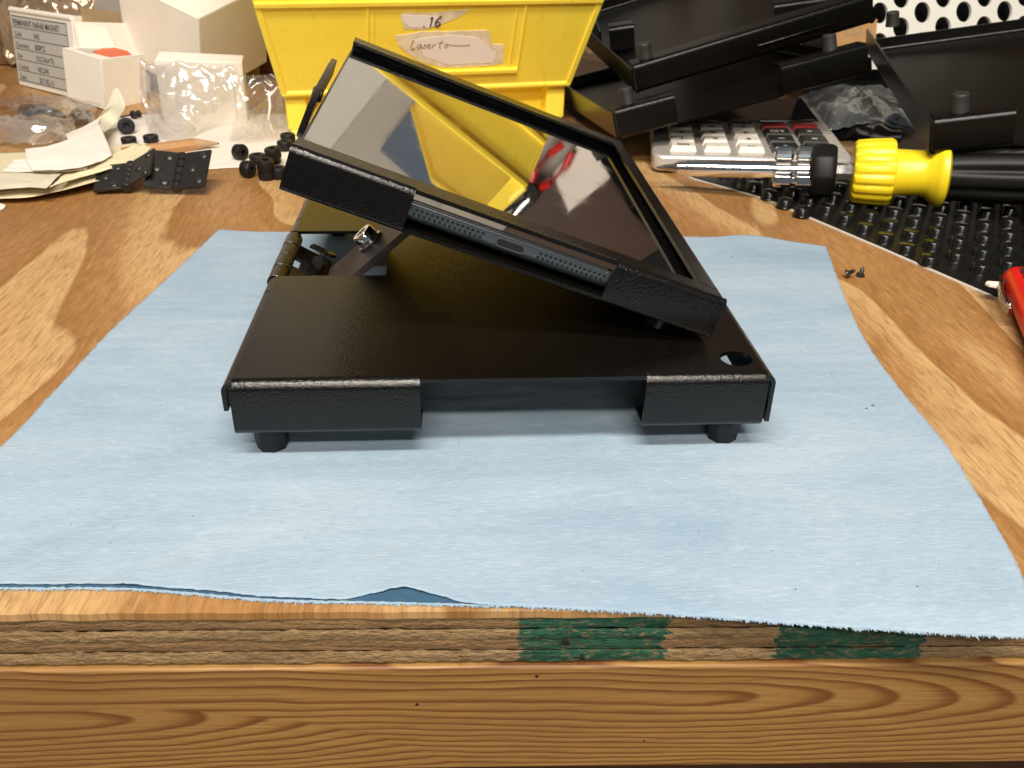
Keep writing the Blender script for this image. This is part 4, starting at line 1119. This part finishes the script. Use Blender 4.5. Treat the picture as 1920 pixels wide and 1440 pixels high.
mb = MB(); mb.box(0, 57, 0, 14, 0, 46); mb.build('carton_body', 'card', bd, bevel=0.6)
mb = MB(); mb.box(-0.8, 50, -1.0, -0.1, 0.5, 45.5); mb.build('front_flap', 'card', bd, bevel=0.3)

# clutter between the boxes and the bin
o = MB().box(-111, -100, 586, 600, 0, 24).build('tan_block', 'tan', None, (-105, 592, 0), bevel=0.5); tag(o, 'narrow tan cardboard block standing left of the yellow bin', 'block')
o = MB().box(-101, -60, 606, 640, 0, 26).build('brown_block', 'brown', None, (-80, 620, 0), bevel=0.8); tag(o, 'dark brown wooden block left of the yellow bin', 'block')
mb = MB(); mb.lathe([(9, 0), (12, 2), (12, 5), (10, 7.5), (4, 8)], Matrix.Translation((-92, 640, 26)), 24); o = mb.build('black_puck', 'black', None, (-92, 640, 26)); tag(o, 'black round puck resting on the dark brown block', 'puck')
mb = MB(); mb.box(-125, -70, 690, 704, 0, 46); o = mb.build('grey_box', 'label', None, (-98, 697, 0), bevel=1); tag(o, 'pale grey box far back between the large box and the bin', 'box')
o = MB().box(-520, -330, 650, 760, 0, 75).build('brown_crate', 'brown', None, (-420, 700, 0), bevel=1.5); tag(o, 'dark brown wooden crate at the far upper left', 'crate')
mb = MB(); mb.loft([[(-330, 640, 4), (-290, 628, 8), (-250, 622, 4)], [(-335, 645, 44), (-290, 640, 58), (-245, 636, 48)], [(-330, 660, 70), (-290, 655, 84), (-240, 648, 72)]], 44, 44,
                  lambda u, v, p: Vector((0, -7 * abs(nz(u * 5, v * 5, 3)) - 3 * nz(u * 13, v * 11), 3 * nz(u * 8, v * 8, 9))))
o = mb.build('brown_film_bag', 'esd_brown', None, (-290, 640, 0), smooth=60, solid=0.2); tag(o, 'shiny brown plastic bag behind the magnet label box', 'bag')

# ------------------------------------------------------------------ clear plastic bags
mb = MB()
mb.loft([[(-143.3, 428.0, 45.2), (-130.7, 424.0, 41.1), (-113.5, 422.0, 45.0), (-94.8, 424.0, 41.3), (-78.5, 424.0, 39.3)],
         [(-146.7, 424.0, 27.6), (-129.9, 412.0, 26.5), (-111.3, 410.0, 28.7), (-95.0, 416.0, 27.6), (-81.9, 420.0, 24.4)],
         [(-144.7, 418.0, 9.0), (-126.0, 402.0, 12.7), (-112.2, 398.0, 15.4), (-99.4, 404.0, 15.9), (-92.7, 412.0, 12.4)],
         [(-135.6, 391.6, 2.0), (-118.1, 379.2, 3.0), (-108.4, 382.1, 3.0), (-104.5, 398.0, 3.0), (-100.8, 413.5, 4.0)]], 90, 90,
        lambda u, v, p: Vector((0, -5 * abs(nz(u * 4 + v * 2, v * 5 - u * 3, 3)) - 2.2 * abs(nz(u * 8 - v * 4, v * 7, 7)) - 0.3 * nz(u * 22, v * 20, 4), 2.0 * nz(u * 6, v * 6, 11))))
o = mb.build('clear_bag', 'film', None, (-120, 415, 0), smooth=60); tag(o, 'crumpled clear plastic bag draped against the upright white box', 'bag')
mb = MB()
mb.loft([[(-78.8, 432.0, 32.9), (-65.5, 436.0, 32.9), (-50.7, 436.0, 32.3), (-41.1, 432.0, 26.6)],
         [(-82.7, 414.7, 10.0), (-68.9, 421.5, 14.0), (-58.2, 422.5, 12.0), (-43.4, 408.0, 8.0)],
         [(-79.7, 377.8, 2.0), (-64.9, 374.0, 3.0), (-53.7, 379.6, 3.0), (-40.2, 382.0, 1.0)]], 60, 60,
        lambda u, v, p: Vector((0, -2.5 * abs(nz(u * 5, v * 5, 13)), 2 * nz(u * 7, v * 7, 3))))
o = mb.build('clear_bag', 'film2', None, (-60, 400, 0), smooth=60); tag(o, 'thin clear plastic bag between the upright box and the yellow bin', 'bag')
mb = MB(); mb.tube([(-49.2, 405.0, 30.7), (-55.0, 402.0, 25.4), (-55.0, 400.0, 18.7), (-56.5, 399.0, 11.1), (-56.3, 399.0, 6.5), (-53.5, 398.0, 0.6)], 0.9, 8)
mb.build('bag_rim', 'film_bright', o, (-60, 400, 0), smooth=60)
mb = MB()
mb.loft([[(-236.9, 376.9, 2.0), (-206.2, 359.8, 3.0), (-186.0, 367.8, 3.0), (-179.5, 387.0, 2.0)], [(-233.0, 373.9, 12.0), (-206.0, 367.3, 16.0), (-187.8, 370.2, 14.0), (-184.7, 395.7, 8.0)], [(-254.1, 418.7, 6.0), (-222.6, 404.9, 10.0), (-200.7, 410.7, 8.0), (-193.4, 428.2, 4.0)]], 60, 40,
        lambda u, v, p: Vector((0, 0, 4 * abs(nz(u * 5, v * 4, 23)) + 1.5 * nz(u * 12, v * 9, 2))))
o = mb.build('clear_bag', 'film', None, (-240, 410, 0), smooth=60); tag(o, 'empty clear plastic bag lying at the left edge on the paper', 'bag')
mb = MB()
mb.loft([[(-224.6, 396.9, 3.0), (-202.7, 385.8, 4.0), (-190.0, 392.9, 3.0), (-182.6, 427.4, 2.0)], [(-215.4, 386.3, 16.0), (-190.5, 366.0, 24.0), (-179.4, 379.8, 22.0), (-183.4, 433.5, 8.0)], [(-278.3, 481.8, 4.0), (-244.9, 478.2, 8.0), (-215.3, 471.4, 8.0), (-192.7, 469.9, 3.0)]], 70, 50,
        lambda u, v, p: Vector((0, 0, 4 * abs(nz(u * 6, v * 5, 33)) + 1.5 * nz(u * 14, v * 11, 2))))
o = mb.build('clear_bag', 'film2', None, (-225, 440, 0), smooth=60); tag(o, 'clear plastic bag holding black rubber bumpers, left of the small box', 'bag')
rnd = random.Random(11)
def bumper_thing(label, p, tilt, group, r=4.6, h=5.6, seed=0):
    t = bp_proto.copy(); COL.objects.link(t)
    t.location = Vector(p) * S; t.rotation_euler = tilt
    t.scale = (r / 4.6, r / 4.6, h / 5.6)
    return tag(t, label, 'bumper', group)
mb = MB(); mb.lathe([(1.3, 1.2), (1.3, 0.0), (4.0, 0.0), (4.4, 0.5), (4.6, 4.6), (4.2, 5.4), (3.4, 5.6), (1.8, 5.4), (1.7, 3.0), (0.0, 2.9)], n=28)
bp_proto = mb.build('rubber_bumper', 'rubber', None, (0, 0, 0), smooth=40)
first_used = False
def place_bumper(label, p, tilt=(0, 0, 0), group='loose black rubber bumpers on the paper', r=4.6, h=5.6):
    global first_used
    if not first_used:
        first_used = True
        bp_proto.location = Vector(p) * S; bp_proto.rotation_euler = tilt; bp_proto.scale = (r / 4.6, r / 4.6, h / 5.6)
        return tag(bp_proto, label, 'bumper', group)
    return bumper_thing(label, p, tilt, group, r, h)
for lbl, p, tl in (('black rubber bumper in the clear bag, leftmost of the four', (-230.7, 435.9, 1.0), (0.3, 0.2, 0)), ('black rubber bumper in the clear bag, second from the left', (-218.1, 427.9, 4.0), (0.9, 0.3, 0)),
                   ('large black rubber bumper in the clear bag, third from the left', (-209.9, 430.2, 2.0), (1.1, -0.4, 0)), ('black rubber bumper in the clear bag, rightmost of the four', (-196.8, 436.8, 2.0), (1.2, 0.5, 0.4))):
    place_bumper(lbl, p, tl, 'black bumpers inside the clear bag', 7.5, 9.0)
place_bumper('black rubber bumper standing on edge with a bright hole through it', Vector((-154.0, 402.4, 0.0)) + Vector((0, 0, 4.9)), (1.35, 0.0, 0.45), r=5.6, h=5.0)
place_bumper('black rubber bumper lying flat behind the pencil, left one of two', (-143.3, 372.9, 0.0), (0, 0, 0), r=4.9, h=5)
place_bumper('black rubber bumper lying flat behind the pencil, right one of two', (-130.8, 378.5, 0.0), (0, 0, 0.5), r=4.9, h=5)
place_bumper('black rubber bumper standing on edge right of the pencil tip', Vector((-64.8, 338.5, 0.0)) + Vector((-2.0, 0, 4.6)), (1.5, 0.1, 1.0), r=5.0, h=6.2)
for lbl, p, tl in (('black bumper lying on its side at the left front of the pile by the stand', Vector((-51.9, 301.4, 0.0)) + Vector((-3.5, 0, 4.6)), (pi / 2, 0, 1.2)),
                   ('black bumper standing upright at the left rear of the pile by the stand', (-51.7, 326.4, 0.0), (0.05, 0, 0)),
                   ('black bumper upright at the front middle of the pile by the stand', (-41.2, 296.0, 0.0), (0, 0.04, 0)),
                   ('black bumper resting on top of the pile by the stand', (-41.2, 294.6, 5.8), (0.12, 0.15, 0)),
                   ('black bumper raised at the back of the pile by the stand', (-42.9, 330.0, 0.0), (0.02, 0, 0)),
                   ('black bumper on top at the right rear of the pile by the stand', (-40.3, 320.1, 5.7), (0.1, -0.1, 0)),
                   ('black bumper half hidden by the corner of the tilted frame', (-34.1, 298.1, 0.0), (0, 0, 0)),
                   ('black bumper tucked behind the frame corner below the yellow bin', (-40.2, 358.7, 0.0), (0, 0, 0)),
                   ('black bumper behind the pile and just in front of the yellow bin', (-41.1, 377.5, 0.0), (0, 0, 0))):
    place_bumper(lbl, p, tl, r=5.0, h=6.4)

# ------------------------------------------------------------------ papers on the bench
def sheet_of(name, label, cat, curves, mat, nu=40, nv=30, disp=None, group=None):
    mb = MB(); mb.loft(curves, nu, nv, disp)
    c = sum((Vector(p) for r in curves for p in r), Vector()) / sum(len(r) for r in curves)
    o = mb.build(name, mat, None, (c.x, c.y, 0), smooth=60, solid=0.12)
    return tag(o, label, cat, group)
sheet_of('white_sheet', 'white paper sheet lying flat under the loose bumpers and the pencil', 'paper',
         [[(-118.0, 301.3, 0.1), (-94.0, 310.0, 0.1), (-64.5, 319.1, 0.1), (-30.9, 320.2, 0.1)], [(-159.2, 376.6, 0.1), (-116.5, 384.7, 0.2), (-74.4, 384.9, 0.2), (-35.5, 385.6, 0.1)], [(-185.4, 440.3, 0.1), (-148.4, 462.6, 0.1), (-97.2, 459.9, 0.1), (-46.8, 464.1, 0.1)]], 'paper', disp=lambda u, v, p: Vector((0, 0, 0.25 * abs(nz(u * 4, v * 4)))))
dcurl = lambda s_: (lambda u, v, p: Vector((0, 0, 0.8 * nz(u * 3, v * 3, s_) + 0.3 * nz(u * 9, v * 9, s_))))
sheet_of('backing_sheet', 'cream label backing paper curled up at the left, lowest of the loose sheets', 'paper',
         [[(-189.8, 250.6, 3.0), (-162.2, 250.6, 3.5), (-141.2, 262.3, 4.5), (-125.0, 278.9, 5.5), (-117.4, 303.8, 7.0), (-116.8, 332.0, 9.0)], [(-206.6, 288.4, 4.0), (-177.2, 288.3, 4.0), (-152.9, 295.4, 5.0), (-135.6, 307.4, 6.0), (-127.7, 322.4, 7.0), (-124.0, 340.9, 8.0)], [(-232.7, 344.4, 1.0), (-203.0, 350.7, 1.0), (-174.4, 353.4, 2.0), (-155.3, 356.1, 3.0), (-143.5, 356.2, 4.0), (-135.4, 357.6, 5.0)]], 'cream', disp=dcurl(4))
sheet_of('backing_sheet', 'greenish cream backing paper folded over along the left front edge', 'paper',
         [[(-185.5, 243.9, 8.0), (-164.0, 251.4, 8.5), (-149.1, 248.8, 9.0), (-147.3, 249.7, 9.0)], [(-191.8, 258.2, 8.5), (-168.7, 263.3, 9.0), (-154.3, 262.8, 10.0), (-147.7, 267.8, 10.0)], [(-203.1, 283.0, 8.0), (-176.2, 281.2, 8.5), (-161.7, 281.6, 9.0), (-148.6, 285.8, 9.0)]], 'palegreen', disp=dcurl(7))
sheet_of('backing_sheet', 'torn cream strip with ragged edge running right from the fold', 'paper',
         [[(-147.6, 252.9, 8.0), (-136.9, 269.1, 9.0), (-126.0, 280.1, 10.0), (-115.8, 294.5, 9.0), (-113.6, 324.4, 11.0)], [(-146.2, 263.5, 9.5), (-139.1, 276.0, 10.0), (-128.1, 287.3, 11.0), (-121.7, 305.3, 11.0), (-117.9, 329.4, 11.0)], [(-148.4, 283.7, 9.0), (-139.5, 294.2, 10.0), (-132.4, 305.3, 11.0), (-128.5, 319.5, 11.0), (-124.6, 333.2, 10.0)]], 'cream',
         disp=lambda u, v, p: Vector((0, (1.6 * nz(u * 14, 3) if v < 0.04 else 0), 1.2 * nz(u * 5, v * 6, 17))))
sheet_of('white_label_sheet', 'blank white label sheet on top of the curled backing paper', 'paper',
         [[(-182.0, 278.2, 10.0), (-164.3, 274.3, 10.5), (-146.3, 272.5, 11.0), (-135.7, 277.7, 11.0)], [(-183.4, 296.1, 11.0), (-169.8, 296.6, 11.5), (-151.6, 295.9, 12.0), (-137.7, 285.6, 11.5)]], 'paper', disp=dcurl(12))
sheet_of('white_label_sheet', 'larger blank white label lying slanted above the other white sheet', 'paper',
         [[(-162.3, 270.5, 12.5), (-147.7, 269.7, 13.0), (-135.6, 276.0, 13.0), (-128.5, 299.1, 13.0)], [(-171.5, 287.1, 13.5), (-159.4, 294.2, 14.0), (-150.2, 310.4, 14.0), (-137.2, 320.2, 14.0)], [(-181.0, 309.1, 14.0), (-168.0, 313.7, 15.0), (-161.3, 333.7, 15.0), (-157.5, 366.3, 15.0)]], 'paper', disp=dcurl(22))
sheet_of('paper_flag', 'pointed greenish paper corner curling upward beside the small white box', 'paper',
         [[(-160.2, 337.9, 12.0), (-154.8, 343.1, 13.0), (-150.7, 352.5, 13.0)], [(-174.6, 398.0, 6.8), (-167.7, 400.0, 9.5), (-160.6, 398.0, 6.4)], [(-166.3, 404.0, 15.7), (-158.7, 405.0, 20.1), (-151.9, 402.0, 17.9)], [(-160.3, 410.0, 27.5), (-158.3, 410.0, 28.5), (-156.6, 410.0, 28.2)]], 'palegreen', disp=dcurl(31))
sheet_of('white_label_sheet', 'narrow bright white strip in front of the bag of bumpers', 'paper',
         [[(-173.8, 353.6, 8.0), (-168.0, 359.1, 10.0), (-160.8, 373.2, 12.0)], [(-184.0, 375.1, 6.0), (-175.5, 379.8, 9.0), (-168.9, 398.1, 11.0)]], 'paper', disp=dcurl(41))
sheet_of('paper_scrap', 'small white paper scrap alone at the left edge of the wood', 'paper', [[(-172.4, 237.7, 0.2), (-169.3, 239.4, 0.2), (-168.6, 242.8, 0.2)], [(-178.5, 251.9, 0.2), (-173.6, 250.9, 0.2), (-169.6, 247.3, 0.2)]], 'paper', nu=12, nv=8)

# pencil with a bare point
pc = thing('pencil', 'sharpened brown pencil lying on the white paper, point to the right', 'pencil', (-109.4, 357.2, 0.0))
PB = Vector((-109.4, 357.2, 0.0))
p0, p1 = Vector((-135.6, 335.9, 4.0)), Vector((-97.1, 359.1, 4.0)); p2 = Vector((-83.0, 363.6, 3.2))
dq = (p1 - p0).normalized()
mb = MB(); mb.cyl(p0, p1, 4.0, n=6); mb.build('barrel', 'pencil', pc, PB, smooth=20, bevel=0.4)
mb = MB(); mb.cyl(p1, p1 + (p2 - p1) * 0.92, 3.7, 0.8, n=20); mb.build('bare_cone', 'lead', pc, PB)
mb = MB(); mb.cyl(p1 + (p2 - p1) * 0.92, p2, 0.8, 0.2, n=10); mb.build('lead_point', 'dark_steel', pc, PB)
# thin black pin with a head
pn = thing('black_fastener', 'small black screw and thin rod lying in front of the small white box', 'fastener', (-164.7, 452.6, 0.0))
PB = Vector((-164.7, 452.6, 0.0))
mb = MB(); mb.tube([(-172.8, 437.1, 2.0), (-162.1, 447.9, 2.6)], 0.6, 8); mb.build('rod', 'dark_steel', pn, PB)
mb = MB(); a_, b2_ = Vector((-162.0, 442.8, 3.0)), Vector((-158.2, 447.9, 3.0)); mb.cyl(a_, b2_, 1.6, n=12); mb.cyl(a_, a_ + (b2_ - a_) * 0.3, 3.2, n=16, ch=0.4); mb.cyl(a_ + (b2_ - a_) * 0.7, b2_, 2.6, n=14, ch=0.4)
mb.build('head', 'dark_steel', pn, PB)

# ------------------------------------------------------------------ black butt hinges
def butt(label, loc, yaw, pitch, a1, a2, w=27, l=27):
    t = thing('butt_hinge', label, 'hinge', loc, 'small black butt hinges on the wood', rot=(yaw, pitch, 0))
    for sg_, ang in ((-1, a1), (1, a2)):
        # leaf rises from the knuckle line by ang, sg_ -1 to the left, +1 to the right
        m = Matrix.Translation((0, 0, 3.0)) @ Matrix.Rotation(radians(-ang * sg_), 4, 'Y')
        x0, x1 = (2.6, w) if sg_ > 0 else (-w, -2.6)
        hs = [(x0 + (x1 - x0) * 0.72, l * 0.16), (x0 + (x1 - x0) * 0.72, l * 0.84), (x0 + (x1 - x0) * 0.35, l * 0.5)]
        tab_ = [(x0 if sg_ > 0 else x1, l * q) for q in ()]
        mb = MB(m); mb.plate([(x0, 0), (x1, 0), (x1, l), (x0, l)], [circle(x, y, 1.9, 16) for x, y in hs], 0, 1.5)
        lf_ = mb.build('leaf', 'hinge_steel', t, smooth=30, bevel=0.25)
        for (x, y) in hs:
            mb = MB(m @ Matrix.Translation((x, y, 0))); mb.lathe([(2.6, 1.4), (2.5, 1.75), (1.9, 2.2), (1.0, 2.45), (0.0, 2.55)], n=20)
            mb.build('countersink', 'dark_steel', lf_, smooth=40)
    for k in range(5):
        mb = MB(); mb.cyl((0, l * k / 5 + 0.3, 3.2), (0, l * (k + 1) / 5 - 0.3, 3.2), 2.9, n=18, ch=0.3)
        mb.build('knuckle', 'hinge_steel', t)
    return t
butt('black steel hinge lying half open on the wood, partly under the torn paper', (-112.4, 267.9, 0.0), 6, 20, -6, 32, 18, 23)
butt('black steel hinge with both leaves raised, nearer the stand', (-84.8, 266.7, 0.0), -4, 36, 8, 12, 17.5, 25)
